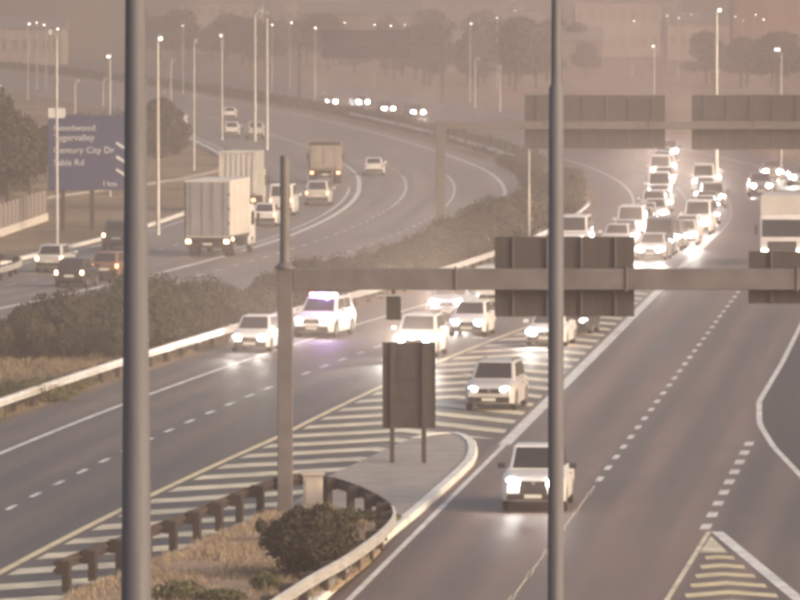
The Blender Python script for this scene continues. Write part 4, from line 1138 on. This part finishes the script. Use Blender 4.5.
def box_truck(label, loc, rz, L, w, H, head=None, tail=E_TAILW, boxm=M_BOXW, cat='truck', name='box_truck'):
    t = thing(name, label, cat, loc, rz)
    truck_base(t, L, w, PW, head, tail)
    h = L / 2; y0, y1 = -h, h - 2.1; z0, z1 = 1.08, H
    bx = link('cargo_box', MB().box((0, (y0 + y1) / 2, (z0 + z1) / 2), (w, y1 - y0, z1 - z0)).mesh('cargo_box', boxm, bevel=.03), t)
    link('underframe', MB().box((0, (y0 + y1) / 2, 1.03), (w - .1, y1 - y0 - .1, .12)).mesh('underframe', M_CHAS), t)
    for s in (-1, 1):
        dr = link('rear_door', MB().box((s * w * .235, y0 - .02, (z0 + z1) / 2), (w * .45, .05, z1 - z0 - .22)).mesh('rear_door', M_DOOR, bevel=.01, segs=1), bx)
        for k in (-.28, .28):
            link('locking_bar', MB().tube([(s * w * .235 + k * w * .45, y0 - .065, z0 + .1), (s * w * .235 + k * w * .45, y0 - .065, z1 - .15)], .022, 6).mesh('locking_bar', M_SIGNRIB), bx)
        for z in (.25, .5, .75):
            link('hinge', MB().box((s * (w / 2 - .06), y0 - .04, z0 + (z1 - z0) * z), (.1, .06, .14)).mesh('hinge', M_CHAS), bx)
        link('corner_post', MB().box((s * (w / 2 - .035), y0 - .006, (z0 + z1) / 2), (.07, .05, z1 - z0)).mesh('corner_post', M_CHAS if s < 0 else boxm), bx)
        link('side_marker', MB().box((s * (w / 2 + .01), y0 + .8, .98), (.06, .2, .14)).mesh('side_marker', E_TAILW), t)
        link('side_skirt', MB().box((s * (w / 2 - .03), (y0 + y1) / 2, 1.13), (.075, y1 - y0 + .006, .1)).mesh('side_skirt', M_SIGNRIB), bx)
    link('roof_rim', MB().box((0, y0 - .006, z1 - .05), (w + .02, .06, .12)).mesh('roof_rim', boxm), bx)
    return t
q, a = place(210, 257, False, r=1218, L=8.6); box_truck('white box truck with grey rear doors and lit lamps on the outbound lanes', q, a - .035, 8.6, 2.6, 4.3)
q, a = place(779, 266, True, r=1250, L=8.6); box_truck('white truck facing the camera on the ramp at the right frame edge', q, -D_HD + math.pi, 8.6, 2.5, 3.75, head=E_HEADD, tail=M_REDLENS)
q, a = place(238, 213, False, r=1213, L=9.5)
t = thing('container_truck', 'pale truck with corrugated container in front of the box truck', 'truck', q, a)
truck_base(t, 9.5, 2.48, PCREAM, None, E_TAIL)
cb = link('container', MB().box((0, -1.1, 2.62), (2.36, 7.3, 2.86)).mesh('container', M_CONT), t)
for k in range(7):
    link('rear_rib', MB().box((-1.05 + k * .35, -4.78, 2.62), (.15, .08, 2.6)).mesh('rear_rib', M_BOXW), cb)
for s in (-1, 1):
    for k in range(16): link('side_rib', MB().box((s * 1.2, -4.5 + k * .45, 2.62), (.07, .2, 2.7)).mesh('side_rib', M_CONT), cb)
    link('corner_post', MB().box((s * 1.19, -4.74, 2.62), (.14, .14, 2.9)).mesh('corner_post', M_BOXW), cb)
link('roof_rim', MB().box((0, -4.74, 4.06), (2.5, .16, .14)).mesh('roof_rim', M_BOXW), cb)
q, a = place(325, 184, False, r=1216, L=7.6)
t = thing('tipper_truck', 'brown tipper truck with high steel bin in the outbound queue', 'truck', q, a)
truck_base(t, 7.6, 2.45, PCREAM, None, E_TAIL)
mb = MB()
def binring(z, wx, ya, yb): return [Vector((-wx, ya, z)), Vector((wx, ya, z)), Vector((wx, yb, z)), Vector((-wx, yb, z))]
mb.rings([binring(1.05, 1.05, -3.75, 1.5), binring(3.2, 1.32, -3.95, 1.6), binring(3.2, 1.24, -3.87, 1.52), binring(1.4, 1.0, -3.6, 1.4)])
bn = link('bin', mb.mesh('bin', M_TIP), t)
link('tailgate', MB().box((0, -3.92, 2.0), (2.2, .07, 1.6)).mesh('tailgate', M_TIP, bevel=.02), bn)
for x in (-.8, 0, .8): link('tailgate_rib', MB().box((x, -3.97, 2.0), (.1, .07, 1.5)).mesh('tailgate_rib', M_TIP), bn)
link('tarp', MB().box((0, -3.86, 3.1), (2.4, .2, .3)).mesh('tarp', M_CHAS, bevel=.04), bn)
for s in (-1, 1):
    for k in range(5): link('side_rib', MB().box((s * 1.22, -3.4 + k * 1.15, 2.1), (.16, .12, 2.0)).mesh('side_rib', M_TIP), bn)

# ------------------------------------------------------------------ haze
bpy.context.view_layer.update()
hz = MB().box((0, 4200, 8.5), (9000, 9400, 20.6)).mesh('haze', None if False else M_TRIM)
hz.materials.clear()
hm = bpy.data.materials.new('haze_air'); hm.use_nodes = True
N, L = nt(hm); N.clear()
out = N.new('ShaderNodeOutputMaterial'); pv = N.new('ShaderNodeVolumePrincipled')
pv.inputs['Color'].default_value = HAZE_COLOR + (1,); pv.inputs['Density'].default_value = HAZE_DENSITY; pv.inputs['Anisotropy'].default_value = 0.75
L.new(pv.outputs[0], out.inputs['Volume']); hm.cycles.homogeneous_volume = True
hz.materials.append(hm)
ho = link('haze', hz); ho['kind'] = 'stuff'; ho['label'] = 'warm dusty haze filling the air over the roads'
